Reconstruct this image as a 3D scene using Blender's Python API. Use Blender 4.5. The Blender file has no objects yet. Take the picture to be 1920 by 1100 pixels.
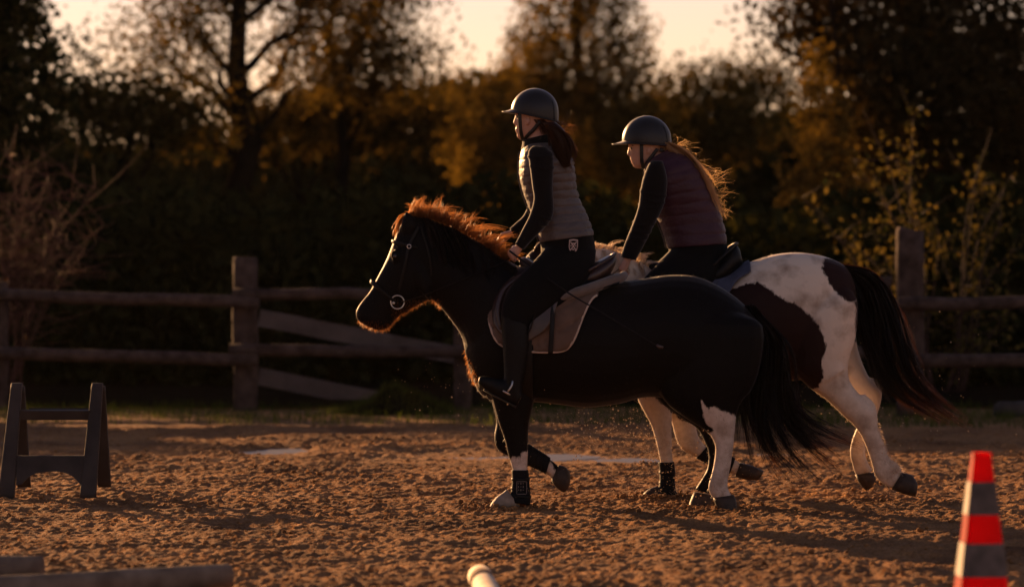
import bpy, bmesh, math, random
import numpy as np
from mathutils import Vector, Matrix, noise as mnoise

scene = bpy.context.scene
col = scene.collection

# ---------------------------------------------------------------- camera, sky, sun, exposure
F_PX, CAM_H, HOR = 7200.0, 1.57, 460.0            # focal length in photo pixels, eye height (m), horizon row
D1, D2, DF = 22.86, 23.75, 36.5                    # black horse, pinto horse, fence
cam_d = bpy.data.cameras.new('camera')
cam_d.sensor_width = 36.0
cam_d.lens = 36.0 * F_PX / 1920.0
cam_d.shift_y = -(550.0 - HOR) / 1920.0
cam_d.clip_start = 0.5
cam_d.clip_end = 3000.0
cam_d.dof.use_dof = True
cam_d.dof.focus_distance = D1 + 0.1
cam_d.dof.aperture_fstop = 2.0
cam = bpy.data.objects.new('camera', cam_d)
cam.location = (0, 0, CAM_H)
cam.rotation_euler = (math.radians(90), 0, 0)
col.objects.link(cam)
scene.camera = cam

SUN_AZ, SUN_EL = math.radians(32.0), math.radians(11.5)   # azimuth to the left of the view axis
to_sun = Vector((-math.sin(SUN_AZ) * math.cos(SUN_EL), math.cos(SUN_AZ) * math.cos(SUN_EL), math.sin(SUN_EL)))
world = bpy.data.worlds.new('World')
scene.world = world
world.use_nodes = True
wn, wl = world.node_tree.nodes, world.node_tree.links
wn.clear()
w_out = wn.new('ShaderNodeOutputWorld')
w_bg = wn.new('ShaderNodeBackground')
w_sky = wn.new('ShaderNodeTexSky')
w_sky.sky_type = 'NISHITA'
w_sky.sun_disc = False
w_sky.sun_elevation = SUN_EL
w_sky.sun_rotation = -SUN_AZ
w_sky.air_density = 1.0
w_sky.dust_density = 0.05
w_sky.ozone_density = 0.4
w_tint = wn.new('ShaderNodeMix')
w_tint.data_type = 'RGBA'
w_tint.blend_type = 'MULTIPLY'
w_tint.inputs[0].default_value = 1.0
w_tint.inputs[7].default_value = (1.0, 0.70, 0.77, 1.0)
wl.new(w_sky.outputs[0], w_tint.inputs[6])
wl.new(w_tint.outputs[2], w_bg.inputs[0])
w_bg.inputs[1].default_value = 0.050
wl.new(w_bg.outputs[0], w_out.inputs[0])

sun_d = bpy.data.lights.new('sun', 'SUN')
sun_d.energy = 5.0
sun_d.angle = math.radians(0.6)
sun_d.color = (1.0, 0.53, 0.22)
sun = bpy.data.objects.new('sun', sun_d)
sun.rotation_euler = to_sun.to_track_quat('Z', 'Y').to_euler()
sun.location = to_sun * 60
col.objects.link(sun)

vs = scene.view_settings
vs.view_transform = 'Standard'
vs.look = 'None'
vs.exposure = 1.4
vs.gamma = 1.0
scene.cycles.use_denoising = True
scene.cycles.max_bounces = 8
scene.cycles.diffuse_bounces = 3
scene.cycles.glossy_bounces = 3
scene.cycles.transmission_bounces = 4
scene.cycles.transparent_max_bounces = 8
scene.cycles.sample_clamp_indirect = 6.0
scene.cycles.volume_bounces = 0

# ---------------------------------------------------------------- helpers
rng = np.random.default_rng(7)
random.seed(7)
ORG = {}


def at(px, py, d):
    """a photo pixel at depth d, in metres"""
    return np.array(((px - 960.0) * d / F_PX, d, CAM_H - (py - HOR) * d / F_PX))


def link(o, parent=None):
    col.objects.link(o)
    if parent is not None:
        o.parent = parent
        ORG[o.name] = ORG[parent.name]
    return o


def thing(name, label, cat, base, group=None):
    o = bpy.data.objects.new(name, None)
    o.empty_display_size = 0.2
    o.location = base
    col.objects.link(o)
    ORG[o.name] = np.array(base, float)
    tag(o, label, cat, group)
    return o


def tag(o, label=None, cat=None, group=None, kind=None):
    for k, v in (('label', label), ('category', cat), ('group', group), ('kind', kind)):
        if v:
            o[k] = v
    return o


def mk(name, verts, faces, mat, parent=None, smooth=True, base=None):
    """one mesh object from world-space verts; origin = parent's base, or `base`"""
    v = np.asarray(verts, float)
    me = bpy.data.meshes.new(name)
    org = ORG[parent.name] if parent is not None else (np.array(base, float) if base is not None else np.zeros(3))
    v = v - org
    if isinstance(faces, np.ndarray):
        n, k = faces.shape
        me.vertices.add(len(v))
        me.vertices.foreach_set('co', v.astype(np.float32).ravel())
        me.loops.add(n * k)
        me.loops.foreach_set('vertex_index', faces.astype(np.int32).ravel())
        me.polygons.add(n)
        me.polygons.foreach_set('loop_start', np.arange(0, n * k, k, dtype=np.int32))
        me.update(calc_edges=True)
    else:
        me.from_pydata([tuple(p) for p in v], [], faces)
        me.update()
    if smooth:
        me.polygons.foreach_set('use_smooth', np.ones(len(me.polygons), bool))
    mats = mat if isinstance(mat, (list, tuple)) else [mat]
    for m in mats:
        me.materials.append(m)
    o = bpy.data.objects.new(name, me)
    if parent is None:
        o.location = org
    link(o, parent)
    if parent is None:
        ORG[o.name] = org
    return o


class MB:
    """collects closed shapes"""
    def __init__(s):
        s.v, s.f = [], []

    def add(s, verts, faces):
        b = len(s.v)
        s.v += [tuple(p) for p in verts]
        s.f += [tuple(i + b for i in f) for f in faces]
        return s

    def box(s, c, h, rot=None, taper=1.0):
        c = np.array(c, float)
        vs_ = []
        for z in (-1, 1):
            k = taper if z > 0 else 1.0
            for x, y in ((-1, -1), (1, -1), (1, 1), (-1, 1)):
                p = Vector((x * h[0] * k, y * h[1] * k, z * h[2]))
                if rot is not None:
                    p = rot @ p
                vs_.append(c + np.array(p))
        return s.add(vs_, [(3, 2, 1, 0), (4, 5, 6, 7), (0, 1, 5, 4), (1, 2, 6, 5), (2, 3, 7, 6), (3, 0, 4, 7)])

    def hexa(s, p8):
        return s.add(p8, [(3, 2, 1, 0), (4, 5, 6, 7), (0, 1, 5, 4), (1, 2, 6, 5), (2, 3, 7, 6), (3, 0, 4, 7)])

    def rings(s, rings):
        n = len(rings[0])
        vs_ = [p for r in rings for p in r]
        fs = []
        for i in range(len(rings) - 1):
            for j in range(n):
                a, b = i * n + j, i * n + (j + 1) % n
                fs.append((a, b, b + n, a + n))
        vs_.append(np.mean(rings[0], axis=0))
        vs_.append(np.mean(rings[-1], axis=0))
        c0, c1 = len(vs_) - 2, len(vs_) - 1
        L = (len(rings) - 1) * n
        for j in range(n):
            fs.append((c0, (j + 1) % n, j))
            fs.append((c1, L + j, L + (j + 1) % n))
        return s.add(vs_, fs)

    def tube(s, pts, rad, n=8, flat=1.0, up=None):
        pts = [np.array(p, float) for p in pts]
        if np.isscalar(rad):
            rad = [rad] * len(pts)
        rs = []
        ref = None
        for i, p in enumerate(pts):
            t = pts[min(i + 1, len(pts) - 1)] - pts[max(i - 1, 0)]
            t = t / (np.linalg.norm(t) + 1e-9)
            if up is not None:
                u = np.array(up, float)
            elif ref is None:
                u = np.array((0, 0, 1.0)) if abs(t[2]) < .9 else np.array((0, 1.0, 0))
            else:
                u = ref
            u = u - t * np.dot(u, t)
            u = u / (np.linalg.norm(u) + 1e-9)
            ref = u
            w = np.cross(t, u)
            rs.append([p + rad[i] * (math.cos(a) * u + flat * math.sin(a) * w)
                       for a in np.linspace(0, 2 * math.pi, n, endpoint=False)])
        return s.rings(rs)

    def build(s, name, mat, parent=None, smooth=True, base=None):
        return mk(name, s.v, s.f, mat, parent, smooth, base)


def smooth_path(pts, k=4):
    """Catmull-Rom through rows of numbers"""
    P = np.array(pts, float)
    if len(P) < 3:
        return np.array([P[0] + (P[-1] - P[0]) * t for t in np.linspace(0, 1, k + 1)])
    Q = np.vstack([2 * P[0] - P[1], P, 2 * P[-1] - P[-2]])
    out = []
    for i in range(1, len(Q) - 2):
        p0, p1, p2, p3 = Q[i - 1], Q[i], Q[i + 1], Q[i + 2]
        for t in np.linspace(0, 1, k, endpoint=False):
            out.append(.5 * ((2 * p1) + (-p0 + p2) * t + (2 * p0 - 5 * p1 + 4 * p2 - p3) * t * t + (-p0 + 3 * p1 - 3 * p2 + p3) * t ** 3))
    out.append(P[-1])
    return np.array(out)


def loft(mb, st, D, yc=0.0, n=20, k=3, grow=0.0, expo=2.15):
    """stations (x1,y1,x2,y2,half_width[,y offset]) in photo pixels: opposite outline points of a section"""
    S = [tuple(t) + ((0.0,) if len(t) == 5 else ()) for t in st]
    S = smooth_path(S, k)
    rings = []
    for (x1, y1, x2, y2, w, yo) in S:
        a, b = at(x1, y1, D), at(x2, y2, D)
        c, h = (a + b) / 2, (a - b) / 2
        L = np.linalg.norm(h)
        h = h * (L + grow) / (L + 1e-9)
        w = max(w + grow, .003)
        r = []
        for q in np.linspace(0, 2 * math.pi, n, endpoint=False):
            cs, sn = math.cos(q), math.sin(q)
            cs = math.copysign(abs(cs) ** (2 / expo), cs)
            sn = math.copysign(abs(sn) ** (2 / expo), sn)
            r.append(c + h * cs + np.array((0, yc + yo + w * sn, 0)))
        rings.append(r)
    # outward facing winding
    mb.rings(rings)
    return mb


def fuse(name, mb, voxel, mat, parent, smooth_it=6, factor=.5, keep=1.0):
    """union of the closed shapes in mb as one continuous skin"""
    me = bpy.data.meshes.new('tmp')
    me.from_pydata(mb.v, [], mb.f)
    bm = bmesh.new()
    bm.from_mesh(me)
    bmesh.ops.recalc_face_normals(bm, faces=bm.faces)
    bm.to_mesh(me)
    bm.free()
    o = bpy.data.objects.new('tmp', me)
    col.objects.link(o)
    r = o.modifiers.new('r', 'REMESH')
    r.mode = 'VOXEL'
    r.voxel_size = voxel
    s = o.modifiers.new('s', 'SMOOTH')
    s.factor = factor
    s.iterations = smooth_it
    if keep < 1:
        d = o.modifiers.new('d', 'DECIMATE')
        d.ratio = keep
    dg = bpy.context.evaluated_depsgraph_get()
    ev = o.evaluated_get(dg)
    em = ev.to_mesh()
    n = len(em.vertices)
    v = np.empty(n * 3, np.float32)
    em.vertices.foreach_get('co', v)
    fs = [tuple(p.vertices) for p in em.polygons]
    ev.to_mesh_clear()
    bpy.data.objects.remove(o)
    bpy.data.meshes.remove(me)
    return mk(name, v.reshape(-1, 3), fs, mat, parent)


def ribbons(name, curves, width, mat, parent=None, tip=.15, base=None):
    """strands: curves (N,K,3), width (N,) metres"""
    C = np.asarray(curves, float)
    N, K, _ = C.shape
    T = np.gradient(C, axis=1)
    T /= np.linalg.norm(T, axis=2, keepdims=True) + 1e-9
    R = rng.normal(size=(N, 1, 3)) * np.array((1, .5, 1)) 
    S = np.cross(T, np.broadcast_to(R, T.shape))
    S /= np.linalg.norm(S, axis=2, keepdims=True) + 1e-9
    tt = np.linspace(0, 1, K)
    w = np.asarray(width).reshape(-1, 1, 1) * (1 - (1 - tip) * tt ** 1.5).reshape(1, -1, 1) * .5
    V = np.stack([C - S * w, C + S * w], axis=2).reshape(-1, 3)
    i = np.arange(N).reshape(-1, 1) * (2 * K) + np.arange(K - 1).reshape(1, -1) * 2
    i = i.ravel()
    Fq = np.stack([i, i + 1, i + 3, i + 2], axis=1)
    return mk(name, V, Fq, mat, parent, True, base)


_tab = rng.random((256, 256))


def vn(x, y, seed=0):
    x = np.asarray(x, float) + seed * 17.31
    y = np.asarray(y, float) + seed * 7.77
    xi, yi = np.floor(x).astype(int), np.floor(y).astype(int)
    fx, fy = x - xi, y - yi
    fx, fy = fx * fx * (3 - 2 * fx), fy * fy * (3 - 2 * fy)
    g = lambda a, b: _tab[a & 255, b & 255]
    return (g(xi, yi) * (1 - fx) + g(xi + 1, yi) * fx) * (1 - fy) + (g(xi, yi + 1) * (1 - fx) + g(xi + 1, yi + 1) * fx) * fy


def hashp(a):
    return rng.random(a)


# ---------------------------------------------------------------- materials
def mat(name, color, rough=.7, spec=.3, var=.0, scale=8.0, bump=0.0, bscale=60.0, sheen=0.0, metal=0.0, coat=0.0,
        color2=None, trans=0.0, trans_col=None):
    m = bpy.data.materials.new(name)
    m.use_nodes = True
    nt = m.node_tree
    N, L = nt.nodes, nt.links
    p = N['Principled BSDF']
    p.inputs['Base Color'].default_value = (*color, 1)
    p.inputs['Roughness'].default_value = rough
    p.inputs['Specular IOR Level'].default_value = spec
    p.inputs['Metallic'].default_value = metal
    if sheen:
        p.inputs['Sheen Weight'].default_value = sheen
        p.inputs['Sheen Roughness'].default_value = .4
    if coat:
        p.inputs['Coat Weight'].default_value = coat
        p.inputs['Coat Roughness'].default_value = .25
    tc = N.new('ShaderNodeTexCoord')
    if var or color2:
        nz = N.new('ShaderNodeTexNoise')
        nz.inputs['Scale'].default_value = scale
        nz.inputs['Detail'].default_value = 5
        L.new(tc.outputs['Object'], nz.inputs['Vector'])
        rp = N.new('ShaderNodeValToRGB')
        c2 = color2 if color2 else tuple(c * (1 + var) for c in color)
        c1 = color if color2 else tuple(c * (1 - var) for c in color)
        rp.color_ramp.elements[0].color = (*c1, 1)
        rp.color_ramp.elements[1].color = (*c2, 1)
        rp.color_ramp.elements[0].position = .32
        rp.color_ramp.elements[1].position = .68
        L.new(nz.outputs[0], rp.inputs[0])
        L.new(rp.outputs[0], p.inputs['Base Color'])
    if bump:
        nb = N.new('ShaderNodeTexNoise')
        nb.inputs['Scale'].default_value = bscale
        nb.inputs['Detail'].default_value = 4
        L.new(tc.outputs['Object'], nb.inputs['Vector'])
        b = N.new('ShaderNodeBump')
        b.inputs['Strength'].default_value = bump
        b.inputs['Distance'].default_value = .01
        L.new(nb.outputs[0], b.inputs['Height'])
        L.new(b.outputs[0], p.inputs['Normal'])
    if trans:
        t = N.new('ShaderNodeBsdfTranslucent')
        t.inputs[0].default_value = (*(trans_col or color), 1)
        mx = N.new('ShaderNodeMixShader')
        mx.inputs[0].default_value = trans
        L.new(p.outputs[0], mx.inputs[1])
        L.new(t.outputs[0], mx.inputs[2])
        L.new(mx.outputs[0], N['Material Output'].inputs[0])
    return m


def leaf_mat(name, c1, c2, trans=.45, tc=None):
    """leaf: per-leaf colour, lets light through"""
    m = bpy.data.materials.new(name)
    m.use_nodes = True
    N, L = m.node_tree.nodes, m.node_tree.links
    N.remove(N['Principled BSDF'])
    p = N.new('ShaderNodeBsdfDiffuse')
    g = N.new('ShaderNodeNewGeometry')
    rp = N.new('ShaderNodeValToRGB')
    rp.color_ramp.elements[0].color = (*c1, 1)
    rp.color_ramp.elements[1].color = (*c2, 1)
    L.new(g.outputs['Random Per Island'], rp.inputs[0])
    L.new(rp.outputs[0], p.inputs[0])
    t = N.new('ShaderNodeBsdfTranslucent')
    mm = N.new('ShaderNodeMix')
    mm.data_type = 'RGBA'
    mm.blend_type = 'MULTIPLY'
    mm.inputs[0].default_value = 1
    mm.inputs[7].default_value = (*(tc or (1.5, 1.3, .7)), 1)
    L.new(rp.outputs[0], mm.inputs[6])
    L.new(mm.outputs[2], t.inputs[0])
    mx = N.new('ShaderNodeMixShader')
    mx.inputs[0].default_value = trans
    L.new(p.outputs[0], mx.inputs[1])
    L.new(t.outputs[0], mx.inputs[2])
    L.new(mx.outputs[0], N['Material Output'].inputs[0])
    return m


def coat_mat(name, dark, light, dirt=(.20, .13, .08)):
    """horse coat: attribute 'white' (signed, metres) says where the white hair is"""
    m = bpy.data.materials.new(name)
    m.use_nodes = True
    N, L = m.node_tree.nodes, m.node_tree.links
    p = N['Principled BSDF']
    p.inputs['Roughness'].default_value = .55
    p.inputs['Specular IOR Level'].default_value = .08
    p.inputs['Sheen Weight'].default_value = .10
    p.inputs['Sheen Roughness'].default_value = .35
    at_ = N.new('ShaderNodeAttribute')
    at_.attribute_name = 'white'
    tc = N.new('ShaderNodeTexCoord')
    nz = N.new('ShaderNodeTexNoise')
    nz.inputs['Scale'].default_value = 34
    nz.inputs['Detail'].default_value = 6
    nz.inputs['Roughness'].default_value = .75
    mq = N.new('ShaderNodeMapping')
    mq.inputs['Scale'].default_value = (1, 1, .45)
    L.new(tc.outputs['Object'], mq.inputs[0])
    L.new(mq.outputs[0], nz.inputs['Vector'])
    a = N.new('ShaderNodeMath')
    a.operation = 'MULTIPLY_ADD'
    a.inputs[1].default_value = .07
    a.inputs[2].default_value = -.035
    L.new(nz.outputs[0], a.inputs[0])
    b = N.new('ShaderNodeMath')
    b.operation = 'ADD'
    L.new(at_.outputs['Fac'], b.inputs[0])
    L.new(a.outputs[0], b.inputs[1])
    r = N.new('ShaderNodeMapRange')
    r.inputs[1].default_value = -.006
    r.inputs[2].default_value = .006
    L.new(b.outputs[0], r.inputs[0])
    # soft mottling and dirt that belong to the coat
    n2 = N.new('ShaderNodeTexNoise')
    n2.inputs['Scale'].default_value = 7
    n2.inputs['Detail'].default_value = 6
    L.new(tc.outputs['Object'], n2.inputs['Vector'])
    r2 = N.new('ShaderNodeMapRange')
    r2.inputs[1].default_value = .48
    r2.inputs[2].default_value = .78
    L.new(n2.outputs[0], r2.inputs[0])
    sx = N.new('ShaderNodeSeparateXYZ')
    L.new(tc.outputs['Object'], sx.inputs[0])
    rz = N.new('ShaderNodeMapRange')                  # mud splashed up the legs
    rz.inputs[1].default_value, rz.inputs[2].default_value = .95, .12
    rz.inputs[3].default_value, rz.inputs[4].default_value = 0, .75
    L.new(sx.outputs[2], rz.inputs[0])
    n5 = N.new('ShaderNodeTexNoise')
    n5.inputs['Scale'].default_value = 13
    n5.inputs['Detail'].default_value = 7
    n5.inputs['Roughness'].default_value = .7
    L.new(tc.outputs['Object'], n5.inputs['Vector'])
    mz = N.new('ShaderNodeMath')
    mz.operation = 'MULTIPLY'
    L.new(rz.outputs[0], mz.inputs[0])
    mz2 = N.new('ShaderNodeMapRange')
    mz2.inputs[1].default_value, mz2.inputs[2].default_value = .32, .62
    L.new(n5.outputs[0], mz2.inputs[0])
    L.new(mz2.outputs[0], mz.inputs[1])
    mmx = N.new('ShaderNodeMath')
    mmx.operation = 'MAXIMUM'
    L.new(r2.outputs[0], mmx.inputs[0])
    L.new(mz.outputs[0], mmx.inputs[1])
    wl_ = N.new('ShaderNodeMix')
    wl_.data_type = 'RGBA'
    wl_.inputs[6].default_value = (*light, 1)
    wl_.inputs[7].default_value = (*dirt, 1)
    L.new(mmx.outputs[0], wl_.inputs[0])
    mx = N.new('ShaderNodeMix')
    mx.data_type = 'RGBA'
    mx.inputs[6].default_value = (*dark, 1)
    L.new(r.outputs[0], mx.inputs[0])
    L.new(wl_.outputs[2], mx.inputs[7])
    L.new(mx.outputs[2], p.inputs['Base Color'])
    n3 = N.new('ShaderNodeTexNoise')
    n3.inputs['Scale'].default_value = 120
    mp = N.new('ShaderNodeMapping')
    mp.inputs['Scale'].default_value = (1, 1, .25)
    L.new(tc.outputs['Object'], mp.inputs[0])
    L.new(mp.outputs[0], n3.inputs['Vector'])
    bp = N.new('ShaderNodeBump')
    bp.inputs['Strength'].default_value = .25
    bp.inputs['Distance'].default_value = .004
    L.new(n3.outputs[0], bp.inputs['Height'])
    L.new(bp.outputs[0], p.inputs['Normal'])
    return m


def hair_mat(name, c, glow, trans=.5, rough=.4):
    return mat(name, c, rough, .12, trans=trans, trans_col=glow, var=.35, scale=14)


M = {}
M['black_hair'] = hair_mat('black_horse_hair', (.005, .0035, .003), (.20, .075, .03), .12)
M['mane_hair'] = hair_mat('black_mane_hair', (.018, .009, .005), (.80, .33, .10), .34)
M['tail_hair'] = hair_mat('dark_tail_hair', (.006, .0045, .004), (.16, .05, .02), .10)
M['white_hair'] = hair_mat('white_horse_hair', (.62, .50, .38), (.8, .6, .4), .35)
M['brown_hair'] = hair_mat('brown_hair', (.020, .010, .006), (.42, .18, .07), .28, .35)
M['blonde_hair'] = hair_mat('blonde_hair', (.30, .18, .085), (.90, .58, .27), .5, .35)
M['coat_black'] = coat_mat('black_coat', (.0045, .0036, .0032), (.60, .50, .42))
M['coat_pinto'] = coat_mat('pinto_coat', (.020, .008, .006), (.64, .53, .42), (.20, .125, .078))
M['hoof'] = mat('hoof_horn', (.034, .022, .015), .6, .3, var=.4, scale=30, bump=.3, bscale=60)
M['hoof_pale'] = mat('pale_hoof_horn', (.20, .155, .12), .65, .3, var=.35, scale=20, bump=.3, bscale=60)
M['boot_neoprene'] = mat('black_neoprene', (.006, .006, .0065), .75, .15, bump=.2, bscale=160)
M['leather'] = mat('dark_brown_leather', (.030, .014, .010), .38, .5, var=.3, scale=18, bump=.15, bscale=120)
M['leather_black'] = mat('black_leather', (.005, .0045, .0042), .55, .2, var=.3, scale=18, bump=.12, bscale=120)
M['pad'] = mat('beige_quilted_cotton', (.115, .076, .056), .9, .1, var=.18, scale=10, bump=.25, bscale=260, sheen=.2)
M['piping'] = mat('cream_piping', (.42, .33, .26), .8, .2, var=.12, scale=30)
M['fleece'] = mat('grey_beige_half_pad', (.125, .100, .086), .92, .1, var=.15, scale=14, bump=.35, bscale=140, sheen=.3)
M['pad_blue'] = mat('slate_blue_quilted_cotton', (.055, .058, .085), .85, .15, var=.2, scale=12, bump=.25, bscale=240)
M['steel'] = mat('worn_steel', (.55, .53, .50), .3, .5, metal=1.0, var=.2, scale=30)
M['helmet'] = mat('matte_charcoal_helmet_shell', (.011, .0092, .0086), .44, .28, coat=.05, bump=.04, bscale=300, sheen=.30)
M['helmet_trim'] = mat('black_helmet_trim', (.008, .008, .008), .5, .4, bump=.1, bscale=200)
M['skin'] = mat('skin', (.42, .23, .16), .5, .35, var=.08, scale=12, bump=.05, bscale=150)
M['skin'].node_tree.nodes['Principled BSDF'].inputs['Subsurface Weight'].default_value = .12
M['skin'].node_tree.nodes['Principled BSDF'].inputs['Subsurface Radius'].default_value = (.012, .005, .003)
M['shirt'] = mat('black_jersey', (.005, .0045, .0045), .85, .12, bump=.3, bscale=120, sheen=.35)
M['breeches'] = mat('black_riding_breeches', (.0035, .0034, .0036), .8, .10, bump=.2, bscale=200, sheen=.05)
M['boots'] = mat('black_riding_boots', (.004, .0036, .0033), .55, .15, bump=.1, bscale=60)
M['vest_grey'] = mat('taupe_grey_down_vest', (.066, .051, .046), .5, .4, var=.12, scale=9, bump=.35, bscale=55, sheen=.15)
M['vest_plum'] = mat('dark_plum_down_vest', (.034, .008, .016), .55, .3, var=.15, scale=9, bump=.35, bscale=55, sheen=.12)
M['patch_pale'] = mat('pale_stitching', (.42, .34, .32), .7, .2)
M['patch_grey'] = mat('grey_stitching', (.10, .085, .075), .7, .2)
M['eye'] = mat('eye', (.015, .010, .008), .1, .6)
M['wood'] = mat('weathered_fence_wood', (.032, .022, .018), .9, .05, color2=(.082, .056, .046), scale=9, bump=.9, bscale=26)
M['wood_pale'] = mat('pale_weathered_boards', (.075, .056, .048), .85, .12, color2=(.115, .088, .076), scale=6, bump=.4, bscale=30)
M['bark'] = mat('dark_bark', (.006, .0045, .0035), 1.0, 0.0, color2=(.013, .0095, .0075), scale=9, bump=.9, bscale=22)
M['twig'] = mat('red_brown_twig', (.042, .022, .018), .8, .2, var=.4, scale=12)

# ================================================================ THE SETTING
def domes(x, y, cell, rmax, hmax, seed):
    """scattered rounded lumps, one per cell"""
    w = cell * .55
    x, y = x + w * (vn(x / (cell * .45), y / (cell * .45), seed + 3) - .5), y + w * (vn(x / (cell * .45), y / (cell * .45), seed + 9) - .5)
    xi, yi = np.floor(x / cell).astype(int), np.floor(y / cell).astype(int)
    out = np.zeros_like(x)
    for dx in (-1, 0, 1):
        for dy in (-1, 0, 1):
            a, b = (xi + dx), (yi + dy)
            g = lambda k: _tab[(a + 37 * k + seed * 11) & 255, (b * 1 + 91 * k + (a >> 8) * 13 + seed * 29) & 255]
            cx, cy = (a + g(1)) * cell, (b + g(2)) * cell
            r = rmax * (.35 + .65 * g(3))
            H = hmax * (.85 * g(4) ** 1.5 + .18) * r / rmax
            sk = 1 + .5 * (g(5) - .5)
            d2 = (((x - cx) * sk) ** 2 + ((y - cy) / sk) ** 2) / (r * r)
            out = np.maximum(out, H * np.clip(1 - d2, 0, 1) ** .8)
    return out


def ground_h(x, y):
    """trodden arena sand: ruts, hoof-thrown heaps and clods"""
    fade = np.clip((44 - y) / 6, 0, 1) * np.clip((y - 12) / 3, 0, 1) * np.clip((9 - np.abs(x)) / 2.5, 0, 1)
    h = .030 * (vn(x / 1.9, y / 1.6, 1) - .5) * 2
    h += .030 * (vn(x / .62, y / .36, 2) - .5)
    h += .022 * (vn(x / .27, y / .21, 3) - .5)
    heap = np.clip((vn(x / .75, y / .6, 9) - .30) * 2.4, .22, 1.15)
    near = y < 33.8
    k = np.zeros_like(h)
    k[near] = heap[near] * domes(x[near], y[near], .092, .040, .026, 4) + (.35 + .65 * heap[near]) * domes(x[near], y[near], .048, .024, .017, 5) + .9 * domes(x[near], y[near], .035, .019, .012, 7)
    k[near] -= domes(x[near], y[near], .46, .085, .042, 8) * (vn(x[near] / 1.3, y[near] / .9, 14) > .45)      # hoof prints
    h += k + .022 * (vn(x / .032, y / .034, 6) - .5)
    sand = np.clip((33.3 - y) / 1.0, 0, 1)
    h = h * (.25 + .75 * sand)
    h += .035 * np.exp(-((y - 32.2) / .7) ** 2) * (.4 + vn(x / .8, y / .5, 11))      # bank of sand pushed to the edge
    for (cx, cy, rx, ry) in PUDDLES:
        q = ((x - cx) / rx) ** 2 + ((y - cy) / ry) ** 2 + .5 * (vn(x / .3, y / .5, 12) - .5)
        k = np.clip(1.35 - q, 0, 1)
        h = h * (1 - .62 * k) - .040 * k
        k2 = np.clip(1.3 - ((x - cx) / (rx * 1.2)) ** 2 - ((y - cy + ry * 1.4) / (ry * .8)) ** 2, 0, 1)
        h = h * (1 - .5 * k2) - .012 * k2
    return h * fade


PUDDLES = [(-1.80, 29.7, .30, .55), (-.25, 29.2, .85, .80), (.60, 28.8, .50, .65), (.98, 28.5, .32, .5), (2.0, 29.4, .32, .5)]


def sand_material():
    m = bpy.data.materials.new('arena_sand')
    m.use_nodes = True
    N, L = m.node_tree.nodes, m.node_tree.links
    p = N['Principled BSDF']
    p.inputs['Roughness'].default_value = .95
    p.inputs['Specular IOR Level'].default_value = .12
    tc = N.new('ShaderNodeTexCoord')
    n1 = N.new('ShaderNodeTexNoise')
    n1.inputs['Scale'].default_value = 1.1
    n1.inputs['Detail'].default_value = 8
    n1.inputs['Roughness'].default_value = .65
    L.new(tc.outputs['Object'], n1.inputs['Vector'])
    rp = N.new('ShaderNodeValToRGB')
    e = rp.color_ramp.elements
    e[0].position, e[0].color = .30, (.125, .056, .023, 1)
    e[1].position, e[1].color = .70, (.40, .200, .080, 1)
    L.new(n1.outputs[0], rp.inputs[0])
    n2 = N.new('ShaderNodeTexNoise')
    n2.inputs['Scale'].default_value = 70
    n2.inputs['Detail'].default_value = 4
    L.new(tc.outputs['Object'], n2.inputs['Vector'])
    mr = N.new('ShaderNodeMapRange')
    mr.inputs[1].default_value, mr.inputs[2].default_value = .3, .7
    mr.inputs[3].default_value, mr.inputs[4].default_value = .65, 1.3
    L.new(n2.outputs[0], mr.inputs[0])
    mx = N.new('ShaderNodeMix')
    mx.data_type = 'RGBA'
    mx.blend_type = 'MULTIPLY'
    mx.inputs[0].default_value = 1
    L.new(rp.outputs[0], mx.inputs[6])
    L.new(mr.outputs[0], mx.inputs[7])
    L.new(mx.outputs[2], p.inputs['Base Color'])
    n3 = N.new('ShaderNodeTexNoise')
    n3.inputs['Scale'].default_value = 110
    n3.inputs['Detail'].default_value = 5
    L.new(tc.outputs['Object'], n3.inputs['Vector'])
    b = N.new('ShaderNodeBump')
    b.inputs['Strength'].default_value = 1.0
    b.inputs['Distance'].default_value = .02
    L.new(n3.outputs[0], b.inputs['Height'])
    L.new(b.outputs[0], p.inputs['Normal'])
    return m


M['sand'] = sand_material()
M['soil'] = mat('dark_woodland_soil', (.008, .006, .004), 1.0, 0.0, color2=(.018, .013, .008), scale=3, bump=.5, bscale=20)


def grid_mesh(name, xs, ys, hf, m, fan=False):
    X, Y = np.meshgrid(xs, ys)
    if fan:
        hw = .1333 * np.clip(Y, 15, 40) + 1.2
        X = np.where(np.abs(X) <= 1, X * hw, np.sign(X) * (hw + (np.abs(X) - 1) * 160))
    Z = hf(X, Y)
    V = np.stack([X, Y, Z], -1).reshape(-1, 3)
    nx, ny = len(xs), len(ys)
    i = (np.arange(ny - 1).reshape(-1, 1) * nx + np.arange(nx - 1)).ravel()
    Fq = np.stack([i, i + 1, i + nx + 1, i + nx], 1)
    return mk(name, V, Fq, m)


xo = np.array([1.004, 1.015, 1.04, 1.1, 1.35, 1.95])
xs = np.concatenate([-xo[::-1], np.linspace(-1, 1, 511), xo])
ys = np.concatenate([np.array([-60, -40, -5, 5, 10, 13, 15.5]), np.arange(16.8, 33.4, .0215), np.arange(33.65, 38, .06),
                     np.linspace(38.5, 46, 12), np.array([50, 60, 80, 140, 260])])
ground = grid_mesh('ground', xs, ys, ground_h, M['sand'], True)
tag(ground, 'trodden brown arena sand with clods and hoof marks', kind='structure')

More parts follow.
